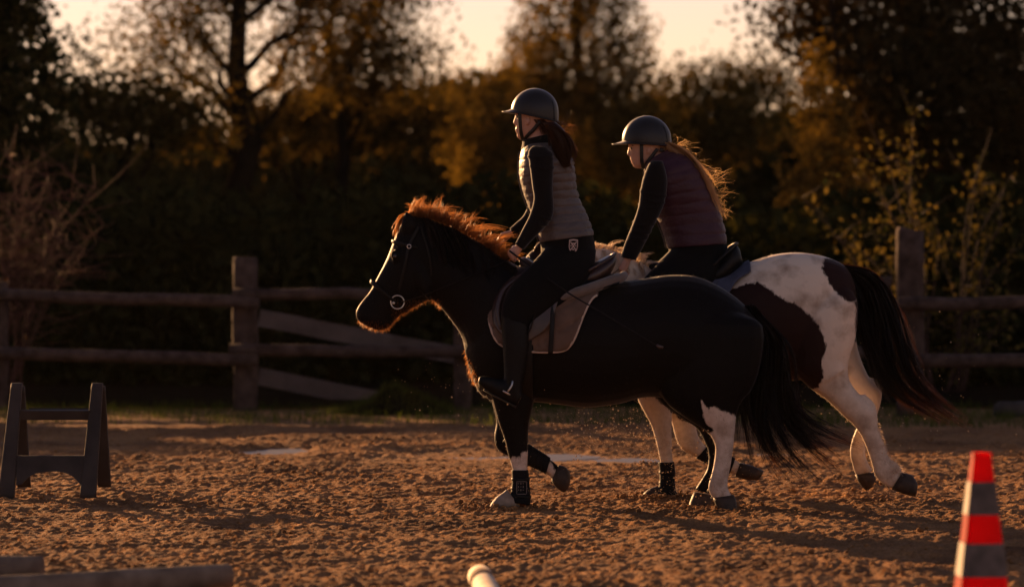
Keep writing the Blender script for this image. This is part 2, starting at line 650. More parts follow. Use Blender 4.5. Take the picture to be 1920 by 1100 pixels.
# wooded ground beyond the fence: dark leaf litter, then a bank added to block the sky
def bank_h(x, y):
    return .012 + .05 * np.clip((y - 37.2) / 2, 0, 1) * (.5 + vn(x / 1.5, y / 1.5, 21)) + 4.4 * np.clip((y - 87) / 12, 0, 1) ** 1.4 * (.8 + .4 * vn(x / 9, y / 9, 22))
bank = grid_mesh('floor_and_sky_blocker', np.linspace(-45, 45, 120), np.concatenate([np.arange(37.0, 48, .35), np.linspace(49, 130, 60)]), bank_h, M['soil'])
tag(bank, 'dark woodland floor with a bank added behind the trees to block the sky', kind='structure')

# puddles
M['water'] = mat('puddle_water', (.045, .034, .026), .45, 1.0)
def puddle(cx, cy, rx, ry, i):
    n = 40
    zw = -.028 - .004 * i
    pts = [(cx, cy, zw)]
    for a in np.linspace(0, 2 * math.pi, n, endpoint=False):
        r = 1.0 + .28 * (vn(math.cos(a) * 2 + i * 5, math.sin(a) * 2, 31) - .5)
        pts.append((cx + rx * 1.1 * r * math.cos(a), cy + ry * 1.1 * r * math.sin(a), zw))
    fs = [(0, 1 + j, 1 + (j + 1) % n) for j in range(n)]
    o = mk('puddle', pts, fs, M['water'], None, True, (cx, cy, 0))
    return tag(o, kind='structure')
for i, a in enumerate(PUDDLES):
    puddle(*a, i)

# loose clods thrown up by hooves
def icosa():
    t = (1 + 5 ** .5) / 2
    v = np.array([(-1, t, 0), (1, t, 0), (-1, -t, 0), (1, -t, 0), (0, -1, t), (0, 1, t), (0, -1, -t), (0, 1, -t), (t, 0, -1), (t, 0, 1), (-t, 0, -1), (-t, 0, 1)], float)
    v /= np.linalg.norm(v[0])
    f = np.array([(0, 11, 5), (0, 5, 1), (0, 1, 7), (0, 7, 10), (0, 10, 11), (1, 5, 9), (5, 11, 4), (11, 10, 2), (10, 7, 6), (7, 1, 8),
                  (3, 9, 4), (3, 4, 2), (3, 2, 6), (3, 6, 8), (3, 8, 9), (4, 9, 5), (2, 4, 11), (6, 2, 10), (8, 6, 7), (9, 8, 1)])
    return v, f
IV, IF = icosa()


def lumps(name, C, R, m, jit=.35, flat=.75, smooth=False):
    n = len(C)
    V = IV[None] * (1 + jit * (rng.random((n, 12, 1)) - .5) * 2) * np.asarray(R).reshape(-1, 1, 1) * (1 + .3 * (rng.random((n, 1, 3)) - .5))
    V[:, :, 2] *= flat
    V = V + C[:, None]
    Fq = (IF[None] + (np.arange(n) * 12).reshape(-1, 1, 1)).reshape(-1, 3)
    return mk(name, V.reshape(-1, 3), Fq, m, None, smooth)


n = 6500
yy = 16.8 + 15.5 * rng.random(n) ** 1.2
xx = (rng.random(n) - .5) * 2 * (yy * .145 + .3)
keep = vn(xx / .7, yy / .5, 41) > .42
xx, yy = xx[keep], yy[keep]
rr = .004 + .017 * rng.random(len(xx)) ** 4
zz = ground_h(xx, yy) + rr * .35
clods = lumps('soil_clods', np.stack([xx, yy, zz], 1), rr, M['sand'])
tag(clods, 'loose sand clods scattered over the arena', 'clods', kind='stuff')

# grass verge along the fence
def blades(name, X, Y, Z, H, m, parent=None, lean=.45, wid=.006, base=None):
    n = len(X)
    az = rng.random(n) * 2 * math.pi
    ln = H * lean * rng.random(n)
    K = 4
    t = np.linspace(0, 1, K)
    C = np.zeros((n, K, 3))
    C[:, :, 0] = X[:, None] + np.cos(az)[:, None] * ln[:, None] * t ** 2
    C[:, :, 1] = Y[:, None] + np.sin(az)[:, None] * ln[:, None] * t ** 2
    C[:, :, 2] = Z[:, None] + H[:, None] * t
    return ribbons(name, C, np.full(n, wid) * (.7 + .6 * rng.random(n)), m, parent, .1, base)

M['grass'] = leaf_mat('verge_grass', (.030, .042, .010), (.075, .085, .022), .45, (1.5, 1.45, .6))
n = 26000
xx = (rng.random(n) - .5) * 12.5
yy = 32.1 + 5.2 * rng.random(n) ** .9
edge = 33.2 + .9 * (vn(xx / .6, yy * 0, 51) - .5) - .10 * np.clip(xx, -2, 5)
keep = (yy > edge) & (vn(xx / .35, yy / .35, 52) > .28)
xx, yy = xx[keep], yy[keep]
hh = (.03 + .07 * rng.random(len(xx))) * (.6 + .9 * vn(xx / .5, yy / .4, 53))
grass = blades('verge_grass', xx, yy, ground_h(xx, yy) - .005, hh, M['grass'])
tag(grass, 'short rough grass along the foot of the fence', 'grass', kind='stuff')


# ---------------------------------------------------------------- trees
def leaf_quads(C, size, droop=0.0):
    n = len(C)
    u = rng.normal(size=(n, 3))
    u[:, 2] -= droop
    u /= np.linalg.norm(u, axis=1, keepdims=True)
    v = np.cross(u, rng.normal(size=(n, 3)))
    v /= np.linalg.norm(v, axis=1, keepdims=True) + 1e-9
    s = (size * (.6 + .8 * rng.random(n)))[:, None]
    V = np.stack([C - u * s * .5, C + v * s * .28, C + u * s * .5, C - v * s * .28], 1).reshape(-1, 3)
    i = np.arange(n) * 4
    return V, np.stack([i, i + 1, i + 2, i + 3], 1)


def limb(mb, a, b, r0, r1, n=6, seg=4, wob=.12):
    a, b = np.array(a, float), np.array(b, float)
    L = np.linalg.norm(b - a)
    pts = []
    for t in np.linspace(0, 1, seg + 1):
        p = a + (b - a) * t
        if 0 < t < 1:
            p = p + rng.normal(size=3) * L * wob * .4
        pts.append(p)
    mb.tube(pts, list(np.linspace(r0, r1, seg + 1)), n)
    return pts


def broadleaf(name, label, base, height, r, clumps, leaf, size, twigs, per, group='trees beyond the fence', droop=0.0, spread=.28, lean=0.0, cat='tree'):
    """trunk, limbs that reach into each clump, twigs with leaves around them"""
    t = thing(name, label, cat, base, group)
    base = np.array(base, float)
    tr = MB()
    top = base + np.array((lean, 0, height))
    tp = [base + (top - base) * s + (rng.normal(size=3) * np.array((.12, .12, 0)) if 0 < s < 1 else 0) for s in np.linspace(0, 1, 9)]
    tr.tube(tp, [r * (1.25 if i == 0 else 1) * (1 - .8 * i / 8) for i in range(9)], 9)
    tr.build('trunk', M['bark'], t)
    br = MB()
    LC = []
    tot = sum(c[3] * c[4] * c[5] for c in clumps)
    for (cx, cy, cz, rx, ry, rz) in clumps:
        c = np.array((cx, cy, cz))
        k = max(4, int(twigs * rx * ry * rz / tot))
        z0 = min(max(base[2] + .25 * height, cz - 1.2), top[2])
        s = (z0 - base[2]) / height
        st = base + (top - base) * s
        main = limb(br, st, c, r * .45 * (1 - .6 * s), .02, 6, 5)
        for j in range(k):
            q = rng.normal(size=3)
            q = q / np.linalg.norm(q) * rng.random() ** .45
            e = c + q * np.array((rx, ry, rz))
            if j % 2 == 0:
                f = main[rng.integers(2, 6)]
                limb(br, f, e, .016, .004, 3, 3)
            m_ = max(3, int(per * (.5 + rng.random())))
            o = rng.normal(size=(m_, 3)) * spread
            o[:, 2] *= .7
            if droop:
                o[:, 2] = -np.abs(rng.random(m_)) * droop
                o[:, :2] *= .35
            LC.append(e + o)
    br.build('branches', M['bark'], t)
    V, Fq = leaf_quads(np.concatenate(LC), size, .5 if droop else .15)
    mk('crown', V, Fq, leaf, t, False)
    return t


def conifer(name, label, base, height, rad, leaf, n_b, per, size, group='trees beyond the fence'):
    t = thing(name, label, 'tree', base, group)
    base = np.array(base, float)
    tr = MB()
    tr.tube([base + np.array((0, 0, height * s)) for s in np.linspace(0, 1, 7)], list(np.linspace(.16, .015, 7)), 8)
    tr.build('trunk', M['bark'], t)
    br = MB()
    LC = []
    for j in range(n_b):
        s = .06 + .94 * (j / n_b)
        z = height * s
        R = rad * (1 - s) ** .85 * (.75 + .5 * rng.random()) + .06
        a = j * 2.399 + rng.random()
        st = base + np.array((0, 0, z))
        e = st + np.array((math.cos(a) * R, math.sin(a) * R, -.18 * R + .06))
        br.tube([st, (st + e) / 2 + np.array((0, 0, .04)), e], [.02, .012, .004], 4)
        k = int(per * (R / rad + .15))
        q = rng.random(k) ** .7
        P = st + (e - st) * q[:, None] + rng.normal(size=(k, 3)) * np.array((.12, .12, .09))
        P[:, 2] -= .10 * rng.random(k)
        LC.append(P)
    br.build('branches', M['bark'], t)
    V, Fq = leaf_quads(np.concatenate(LC), size, .4)
    mk('crown', V, Fq, leaf, t, False)
    return t


LF = {
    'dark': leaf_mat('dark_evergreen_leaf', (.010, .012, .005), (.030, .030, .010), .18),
    'autumn': leaf_mat('brown_autumn_leaf', (.024, .020, .008), (.085, .062, .020), .48, (1.7, 1.35, .6)),
    'gold': leaf_mat('gold_green_leaf', (.038, .030, .010), (.135, .096, .028), .5, (1.5, 1.2, .5)),
    'bronze': leaf_mat('bronze_leaf', (.018, .016, .007), (.055, .042, .014), .45, (1.6, 1.25, .6)),
    'umber': leaf_mat('umber_oak_leaf', (.014, .012, .006), (.045, .034, .013), .32, (1.6, 1.2, .6)),
    'olive': leaf_mat('olive_leaf', (.020, .020, .007), (.065, .052, .014), .35, (1.5, 1.1, .5)),
    'yellow': leaf_mat('yellowing_shrub_leaf', (.014, .022, .010), (.13, .105, .03), .35, (1.4, 1.1, .6)),
}


def cl(px, py, d, rx, rz, ry=None):
    p = at(px, py, d)
    k = d / F_PX
    return (p[0], p[1] + rng.normal() * .4, p[2], rx * k, (ry or rx) * k, rz * k)


def foot(px, d):
    return (float((px - 960) * d / F_PX), d, float(bank_h(np.array([0.]), np.array([d]))[0]))


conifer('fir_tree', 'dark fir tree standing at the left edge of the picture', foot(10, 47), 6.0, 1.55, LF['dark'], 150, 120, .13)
broadleaf('maple_tree', 'tall airy maple with a thick trunk left of the riders', foot(452, 56), 8.0, .24,
          [cl(290, 75, 55.5, 95, 40), cl(340, 20, 56, 110, 45), cl(300, 140, 55, 100, 40), cl(400, 90, 56, 90, 60), cl(420, -50, 56, 180, 60),
           cl(560, 70, 56, 90, 75), cl(600, -10, 56.5, 130, 60), cl(620, -110, 56, 200, 70), cl(560, 150, 55.5, 80, 40)],
          LF['autumn'], .082, 640, 28)
broadleaf('maple_tree', 'second airy maple with slimmer trunk beside the thick trunked one', foot(640, 58), 7.5, .13,
          [cl(690, 50, 58, 95, 70), cl(745, 105, 57.5, 85, 45), cl(650, 120, 58, 90, 45), cl(720, -40, 58, 100, 55), cl(700, 150, 57.5, 110, 30)],
          LF['autumn'], .082, 330, 28)
broadleaf('birch_tree', 'weeping birch with hanging golden twigs behind the front rider', foot(1085, 66), 9.0, .15,
          [cl(1010, 10, 66, 65, 50), cl(1085, -20, 66, 70, 60), cl(1165, 10, 66, 60, 55), cl(1030, 80, 65, 90, 50), cl(1150, 85, 65, 75, 40), cl(1212, 40, 66, 24, 60),
           cl(965, 60, 66, 35, 50), cl(1080, -110, 66, 130, 60), cl(1000, 150, 65, 110, 60), cl(1120, 160, 65, 100, 70), cl(1200, 130, 65, 50, 50)],
          LF['gold'], .078, 900, 32, droop=1.1, spread=.17)
broadleaf('alder_tree', 'low golden leaved tree left of the birch trunk', foot(905, 63), 4.2, .08,
          [cl(875, 160, 63, 50, 50), cl(930, 140, 63, 55, 45), cl(880, 230, 63, 60, 60), cl(960, 230, 63, 70, 70), cl(900, 300, 62, 70, 50)], LF['gold'], .075, 300, 30, droop=.6, spread=.2)
broadleaf('alder_tree', 'low golden leaved tree behind the rear rider', foot(1215, 63), 4.0, .08,
          [cl(1180, 220, 63, 70, 60), cl(1240, 220, 63, 60, 60), cl(1120, 270, 62, 80, 60), cl(1230, 310, 62, 70, 50), cl(1040, 300, 62, 70, 60)], LF['gold'], .075, 320, 30, droop=.6, spread=.2)
broadleaf('oak_tree', 'huge dark oak that fills the upper right of the picture', foot(1700, 54), 8.5, .3,
          [cl(1440, 60, 54, 45, 40), cl(1490, 20, 54, 70, 50), cl(1530, 100, 54, 50, 45), cl(1590, 40, 54, 110, 80), cl(1640, 160, 53, 120, 90), cl(1720, 60, 54, 130, 110), cl(1790, 180, 53, 130, 120),
           cl(1880, 80, 53, 120, 130), cl(1700, -110, 54, 260, 90), cl(1650, 300, 53, 120, 90), cl(1800, 330, 53, 140, 90), cl(1900, 260, 53, 100, 110)],
          LF['umber'], .105, 1500, 30, spread=.3)
broadleaf('larch_tree', 'golden drooping larch in front of the dark oak', foot(1555, 51.5), 5.4, .09,
          [cl(1545, 80, 50, 45, 40), cl(1530, 160, 50, 45, 50), cl(1570, 190, 50, 45, 60), cl(1540, 270, 50, 60, 50), cl(1500, 330, 49.6, 50, 50), cl(1580, 330, 50, 50, 60)],
          LF['gold'], .075, 190, 26, droop=.8, spread=.15)
broadleaf('beech_tree', 'rounded dark beech in the gap left of the oak', foot(1330, 70), 4.4, .12,
          [cl(1280, 170, 70, 70, 40), cl(1360, 165, 70, 80, 40), cl(1440, 160, 70, 70, 45), cl(1340, 240, 69, 130, 70)], LF['olive'], .12, 260, 30)
broadleaf('hazel_tree', 'low brown leaved tree under the maples', foot(560, 61), 3.8, .08,
          [cl(480, 230, 61, 90, 60), cl(580, 225, 61, 100, 60), cl(690, 225, 61, 110, 50), cl(780, 220, 61, 80, 55)], LF['bronze'], .10, 260, 28)
broadleaf('hazel_tree', 'low brown leaved tree between the fir and the maples', foot(230, 52), 3.6, .08,
          [cl(150, 200, 52, 70, 60), cl(230, 210, 52, 90, 50), cl(330, 220, 52, 90, 50), cl(130, 130, 53, 30, 50)], LF['olive'], .10, 230, 28)

# far edge of the wood and the thicket behind the fence: masses nobody could count
def leaf_mass(name, label, n, size, leaf, f):
    C = f(n)
    V, Fq = leaf_quads(C, size, .2)
    o = mk(name, V, Fq, leaf, None, False)
    return tag(o, label, 'foliage', kind='stuff')


def far_wood(n):
    x = (rng.random(n) - .5) * 40
    y = 79 + 9 * rng.random(n)
    top = 4.4 + 1.1 * (vn(x / 2.2, y * 0, 61) - .5) * 2 + .5 * (vn(x / .6, y * 0, 62) - .5)
    z = top * rng.random(n) ** .7
    return np.stack([x, y, z], 1)


def thicket(n):
    x = -12 + 22 * rng.random(n)
    y = 41.5 + 5 * rng.random(n)
    top = 1.9 + .55 * (vn(x / 1.6, y / 3, 63) - .5) * 2 + .4 * (vn(x / .5, y / .7, 64) - .5)
    z = top * rng.random(n) ** 1.15
    return np.stack([x, y, z], 1)


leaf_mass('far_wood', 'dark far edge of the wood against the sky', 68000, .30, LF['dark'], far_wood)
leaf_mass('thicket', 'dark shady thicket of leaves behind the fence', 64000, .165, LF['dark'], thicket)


def unseen_shade_wood(n):
    """unseen wood added at the left to shade the fence, with a sun gap"""
    x = -30 + 22.2 * rng.random(n)
    y = 53.5 + 4 * rng.random(n)
    top = 5.9 + .5 * (vn(x / 1.5, y * 0, 65) - .5) * 2 + .5 * (vn(x / .5, y * 0, 66) - .5)
    z = top * rng.random(n) ** .8
    gap = (np.abs(x + 15.9 + .625 * (y - 55.5)) < 2.2) & (np.abs(z - 5.0 - .24 * (y - 55.5)) < 1.7)  # opening shaped along the sun's rays to light the grass
    return np.stack([x, y, z], 1)[~gap]


leaf_mass('unseen_shade_wood', 'unseen dark edge of the wood added on the left to shade the fence', 46000, .29, LF['dark'], unseen_shade_wood)  # leaves added out of view to shade the fence


# shrubs by the fence
def stem_shrub(name, label, base, tips, leaf, size, per, stem_mat, spread, side=6):
    t = thing(name, label, 'shrub', base)
    base = np.array(base, float)
    st = MB()
    LC = []
    for tp in tips:
        e = np.array(tp, float)
        mid = base + (e - base) * .5 + np.array((0, 0, .18 * np.linalg.norm(e - base))) + rng.normal(size=3) * .06
        P = smooth_path([base + rng.normal(size=3) * np.array((.08, .08, 0)), mid, e], 8)
        st.tube(list(P), list(np.linspace(.011, .003, len(P))), 5)
        for j in range(side):
            q = P[rng.integers(4, len(P))]
            d = rng.normal(size=3) * np.array((.28, .2, .2)) + np.array((0, 0, .12))
            st.tube([q, q + d * .5 + rng.normal(size=3) * .02, q + d], [.006, .004, .002], 4)
            k = int(per * .4)
            LC.append(q + d * rng.random((max(k, 0), 1)) * 1.05 + rng.normal(size=(k, 3)) * spread)
        k = per
        idx = rng.integers(3, len(P), k)
        LC.append(P[idx] + rng.normal(size=(k, 3)) * spread)
    st.build('stems', stem_mat, t)
    V, Fq = leaf_quads(np.concatenate(LC), size)
    mk('leaves', V, Fq, leaf, t, False)
    return t


ds = 39.3
stem_shrub('rose_shrub', 'tall arching shrub with yellowing leaves behind the right fence post', foot(1730, ds),
           [at(x, y, ds + rng.normal() * .25) for x, y in ((1618, 205), (1712, 222), (1600, 300), (1505, 370), (1640, 330), (1680, 300), (1560, 440), (1640, 440), (1700, 380), (1760, 430), (1590, 520))],
           LF['yellow'], .068, 26, M['twig'], .06)
stem_shrub('rose_shrub', 'arching leafy shrub above the rails at the right edge', foot(1800, ds + .3),
           [at(x, y, ds + .3 + rng.normal() * .25) for x, y in ((1860, 240), (1895, 330), (1830, 340), (1880, 420), (1760, 470), (1900, 470), (1830, 450), (1850, 640), (1790, 600), (1910, 560))],
           LF['yellow'], .068, 22, M['twig'], .06)
M['twig_red'] = mat('reddish_bare_twig', (.075, .034, .026), .85, .1, var=.4, scale=12)
M['leaf_few'] = leaf_mat('last_orange_leaves', (.09, .035, .010), (.28, .12, .02), .35, (1.4, 1.0, .5))
stem_shrub('bare_bush', 'twiggy red brown bush at the left end of the fence', foot(20, 39),
           [at(x, y, 39 + rng.normal() * .3) for x, y in ((20, 290), (45, 320), (90, 330), (60, 380), (150, 350), (188, 355), (195, 420), (120, 440), (160, 470), (80, 460), (20, 400), (-20, 330), (-40, 420), (100, 520), (30, 480))],
           M['leaf_few'], .045, 1, M['twig_red'], .04, side=34)

# ---------------------------------------------------------------- fence
def rail_rough(mb, a, b, r, n=10, seg=14, flat=1.0):
    a, b = np.array(a, float), np.array(b, float)
    pts = [a + (b - a) * t + rng.normal(size=3) * np.array((0, .004, .005)) for t in np.linspace(0, 1, seg)]
    rad = [r * (1 + .10 * (rng.random() - .5)) for _ in pts]
    return mb.tube(pts, rad, n, flat)


fence = thing('wooden_fence', 'weathered round rail fence running along the far side of the arena', 'fence', (float(at(868, 770, DF)[0]), DF, 0))
def post(px0, px1, ytop, d):
    k = d / F_PX
    x0, x1 = (px0 - 960) * k, (px1 - 960) * k
    zt = CAM_H - (ytop - HOR) * k
    r = (x1 - x0) / 2
    m = MB()
    m.tube([((x0 + x1) / 2 + rng.normal() * .004, d, z) for z in np.linspace(-.15, zt - .012, 7)] + [((x0 + x1) / 2, d, zt)],
           [r * (1 + .05 * rng.normal()) for _ in range(7)] + [r * .88], 14)
    o = m.build('post', M['wood'], fence)
    return o
def rail(xa, ya, xb, yb, r, d):
    m = MB()
    rail_rough(m, at(xa, ya, d), at(xb, yb, d), r)
    return m.build('rail', M['wood'], fence)
post(-12, 15, 528, DF)
post(436, 484, 482, DF + .03)
post(850, 886, 520, DF + .03)
post(1270, 1312, 500, DF + .03)
post(1680, 1733, 430, DF - 1.3)
rail(-330, 543, 486, 567, .058, DF - .19)
rail(-330, 652, 484, 675, .060, DF - .19)
rail(436, 551, 900, 552, .056, DF - .20 + .05)
rail(430, 656, 900, 660, .058, DF - .20 + .05)
rail(868, 556, 1672, 530, .056, DF - .22)
rail(868, 664, 1690, 660, .058, DF - .22)
rail(1684, 568, 2300, 566, .062, DF - 1.52)
rail(1718, 677, 2300, 672, .064, DF - 1.52)

plank = thing('plank_fence', 'pale wide boards sloping down behind the round rail fence', 'fence', (float(at(660, 700, 38.6)[0]), 38.6, 0))
def plank_board(xa, ya, xb, yb, hh, d0, d1, nm='board'):
    a, b = at(xa, ya, d0), at(xb, yb, d1)
    t = (b - a) / np.linalg.norm(b - a)
    u = np.array((0, 0, 1.0))
    u = u - t * np.dot(u, t)
    u /= np.linalg.norm(u)
    w = np.cross(t, u)
    m = MB()
    rs = []
    for s in np.linspace(0, 1, 7):
        p = a + (b - a) * s + rng.normal(size=3) * .004
        rs.append([p + u * hh * sy + w * .018 * sx for sx, sy in ((-1, -1), (1, -1), (1, 1), (-1, 1))])
    m.rings(rs)
    return m.build(nm, M['wood_pale'], plank, False)
plank_board(486, 596, 890, 672, .085, 38.2, 38.2)
plank_board(486, 706, 860, 776, .085, 38.2, 38.2)
for px, yt in ((872, 640),):
    p = at(px, yt, 38.28)
    MB().box((p[0], 38.28, p[2] / 2), (.05, .05, p[2] / 2)).build('post', M['wood'], plank, False)

# mound of earth and weeds at the fence foot
def mound_h(x, y):
    c = at(745, 780, 35.9)
    return -.05 + .27 * np.exp(-((x - c[0]) / .42) ** 2 - ((y - 35.9) / .35) ** 2) * (.75 + .5 * vn(x / .12, y / .12, 71))
c0 = at(745, 780, 35.9)
mound = grid_mesh('earth_mound', np.linspace(c0[0] - .9, c0[0] + .9, 60), np.linspace(35.2, 36.25, 40), mound_h, M['soil'])
tag(mound, 'low earth mound at the foot of the fence', kind='structure')
n = 2600
xx = c0[0] + rng.normal(size=n) * .36
yy = 35.85 + rng.normal(size=n) * .18
keep = yy < 36.15
xx, yy = xx[keep], yy[keep]
weeds = blades('mound_weeds', xx, yy, mound_h(xx, yy) - .01, .04 + .09 * rng.random(len(xx)) ** 2, M['grass'])
tag(weeds, 'weeds growing on the earth mound by the fence', 'weeds', kind='stuff')
st_c = at(1908, 788, 35.4)
sm = MB()
rs = []
for z, k in ((-.05, 1), (.05, 1.02), (.11, .95), (.13, .8)):
    rs.append([(st_c[0] + .22 * k * math.cos(a) * (1 + .1 * math.sin(3 * a)), 35.4 + .15 * k * math.sin(a), z + .01 * math.sin(2 * a)) for a in np.linspace(0, 2 * math.pi, 14, endpoint=False)])
sm.rings(rs)
M['stone'] = mat('grey_stone', (.055, .047, .042), .9, .1, var=.3, scale=8, bump=.5, bscale=25)
tag(sm.build('stone', M['stone'], None, True, (st_c[0], 35.4, 0)), 'flat grey stone in the grass at the right edge', 'stone')

# ================================================================ HORSES
def poly_sd(x, y, poly):
    """signed distance in pixels, positive inside"""
    P = np.array(poly, float)
    d = np.full(x.shape, 1e9)
    ins = np.zeros(x.shape, bool)
    for i in range(len(P)):
        a, b = P[i], P[(i + 1) % len(P)]
        e = b - a
        t = np.clip(((x - a[0]) * e[0] + (y - a[1]) * e[1]) / (e @ e), 0, 1)
        d = np.minimum(d, np.hypot(x - a[0] - t * e[0], y - a[1] - t * e[1]))
        c = ((a[1] > y) != (b[1] > y)) & (x < (b[0] - a[0]) * (y - a[1]) / (b[1] - a[1] + 1e-12) + a[0])
        ins ^= c
    return np.where(ins, d, -d)


def verts_px(o, D):
    n = len(o.data.vertices)
    v = np.empty(n * 3, np.float32)
    o.data.vertices.foreach_get('co', v)
    v = v.reshape(-1, 3) + ORG[o.name]
    return (v[:, 0] * F_PX / D + 960), (HOR - (v[:, 2] - CAM_H) * F_PX / D), v[:, 1] - D, v


def set_attr(o, name, val):
    a = o.data.attributes.new(name, 'FLOAT', 'POINT')
    a.data.foreach_set('value', np.asarray(val, np.float32))


def strands(guides, n, D, spread=.02, wob=.02, K=10, lat=None, lmin=.75, lmax=1.05, clump=0):
    """hair between guide polylines (pixels); lat = (half width at root, at tip, centre offset)"""
    G = [smooth_path(np.array(g, float), 8) for g in guides]
    G = [np.array([np.interp(np.linspace(0, 1, 24), np.linspace(0, 1, len(g)), g[:, i]) for i in range(2)]).T for g in G]
    G = np.array(G)
    C = np.zeros((n, K, 3))
    nu = len(G) - 1
    ku = rng.random(clump) if clump else None
    kp = rng.random((clump, 3)) * 6.28 if clump else None
    kl = rng.random(clump) if clump else None
    ks = rng.random(clump) * 2 - 1 if clump else None
    kj = rng.normal(size=(clump, 2)) if clump else None
    l0, l1, lc = lat or (.03, .05, 0)
    for i in range(n):
        if clump:
            ci = rng.integers(clump)
            u = np.clip(ku[ci] + rng.normal() * .012, 0, 1)
            j = kj[ci] + rng.normal(size=2) * .13
        else:
            u = rng.random()
            j = rng.normal(size=2)
        f = u * nu
        a = min(int(f), nu - 1)
        g = G[a] * (1 - (f - a)) + G[a + 1] * (f - a)
        L = lmin + (lmax - lmin) * (kl[ci] * .7 + .3 * rng.random() if clump else rng.random())
        s = np.linspace(0, 1, K) * L * 23
        x = np.interp(s, np.arange(24), g[:, 0])
        y = np.interp(s, np.arange(24), g[:, 1])
        if L > 1:
            e = np.clip(s - 23, 0, None)[:, None] * (g[-1] - g[-3]) / 2
            x, y = x + e[:, 0], y + e[:, 1]
        p = np.stack([(x - 960) * D / F_PX, np.full(K, D), CAM_H - (y - HOR) * D / F_PX], 1)
        t = np.linspace(0, 1, K)
        ph = kp[ci] + rng.normal(size=3) * .25 if clump else rng.random(3) * 6.28
        w = wob * t
        p[:, 0] += j[0] * spread * (.25 + t) + w * np.sin(5 * t + ph[0])
        p[:, 2] += j[1] * spread * .6 * (.25 + t) + w * .7 * np.sin(6 * t + ph[1])
        p[:, 1] += lc + ((ks[ci] + rng.normal() * .12) if clump else (rng.random() * 2 - 1)) * (l0 + (l1 - l0) * t) + w * np.sin(4 * t + ph[2])
        C[i] = p
    return C


def fuzz(o, n, m, length=(.006, .014), flow=(.5, 0, -.6), sel=None, width=.0016):
    """short coat hair standing off the skin"""
    me = o.data
    nv = len(me.vertices)
    v = np.empty(nv * 3, np.float32)
    me.vertices.foreach_get('co', v)
    nn = np.empty(nv * 3, np.float32)
    me.vertices.foreach_get('normal', nn)
    v, nn = v.reshape(-1, 3) + ORG[o.name], nn.reshape(-1, 3)
    pool = np.arange(nv) if sel is None else np.nonzero(sel)[0]
    i = pool[rng.integers(0, len(pool), n)]
    L = (length[0] + (length[1] - length[0]) * rng.random(n) ** 2)[:, None]
    d = nn[i] * .9 + np.array(flow) * .6 + rng.normal(size=(n, 3)) * .35
    d /= np.linalg.norm(d, axis=1, keepdims=True)
    p0 = v[i] + rng.normal(size=(n, 3)) * .004 - nn[i] * .001
    C = np.stack([p0, p0 + d * L * .5, p0 + d * L + np.array((0, 0, -.15)) * L], 1)
    f = ribbons('coat_hair', C, np.full(n, width), m, o.parent, .1)
    f['kind'] = 'stuff'
    return f


def ear(mb, base1, base2, tip, D, yc, w=.028):
    b1, b2, tp = np.array(base1), np.array(base2), np.array(tip)
    st = []
    for t, k in ((0, 1), (.25, 1.12), (.5, 1.0), (.75, .62), (.93, .25), (1, .08)):
        c = (b1 + b2) / 2 * (1 - t) + tp * t
        h = (b2 - b1) / 2 * k
        st.append((c[0] - h[0], c[1] - h[1], c[0] + h[0], c[1] + h[1], w * max(k, .2)))
    return loft(mb, st, D, yc, 12, 2)


def hoof(horse, st, D, yc, m):
    mb = MB()
    loft(mb, st, D, yc, 16, 2, 0, 2.3)
    return mb.build('hoof', m, horse)


def horse_eye(horse, px, py, D, y):
    c = at(px, py, D) + np.array((0, y, 0))
    v = [c + np.array(p) * .016 for p in IV]
    return mk('eye', v, [tuple(f) for f in IF], M['eye'], horse)


# ---------------------------------------------------------------- black horse
T1 = [(868, 640, 882, 700, .09), (884, 600, 898, 735, .16), (914, 558, 924, 752, .22), (950, 518, 958, 758, .25), (990, 507, 1000, 754, .27),
      (1040, 511, 1045, 758, .29), (1100, 522, 1100, 764, .305), (1160, 528, 1160, 757, .305), (1210, 521, 1206, 745, .29), (1255, 515, 1250, 747, .28),
      (1305, 518, 1298, 760, .27), (1352, 538, 1342, 748, .24), (1395, 570, 1383, 728, .19), (1424, 606, 1414, 692, .12), (1436, 638, 1432, 665, .05)]
NK1 = [(985, 505, 905, 738, .21), (938, 480, 880, 690, .185), (905, 458, 866, 634, .155), (872, 440, 845, 600, .13), (836, 425, 821, 571, .115), (800, 410, 801, 557, .10), (772, 404, 785, 556, .088)]
HD1 = [(778, 402, 812, 500, .07), (757, 412, 812, 530, .088), (742, 440, 806, 556, .098), (733, 464, 796, 565, .10), (722, 491, 780, 574, .088), (707, 520, 762, 584, .072),
       (693, 546, 750, 591, .062), (676, 567, 741, 599, .058), (667, 584, 736, 607, .058), (670, 599, 727, 615, .05), (684, 610, 710, 619, .03)]
FN1 = [(900, 660, 1015, 665, .085), (908, 700, 1008, 712, .088), (920, 738, 1000, 756, .085), (933, 786, 992, 793, .070), (946, 822, 990, 823, .058), (951, 845, 990, 846, .052), (958, 868, 989, 868, .043),
       (963, 890, 989, 890, .036), (963, 912, 990, 914, .037), (960, 926, 992, 930, .041), (962, 936, 988, 944, .038)]
FF1 = [(905, 690, 1005, 700, .085), (914, 728, 988, 750, .08), (925, 768, 985, 785, .07), (930, 793, 985, 803, .062), (926, 822, 976, 812, .058), (934, 846, 979, 822, .053), (965, 862, 986, 832, .043), (992, 873, 1001, 842, .037),
       (1016, 884, 1023, 856, .036), (1029, 893, 1039, 868, .038), (1037, 902, 1048, 876, .036)]
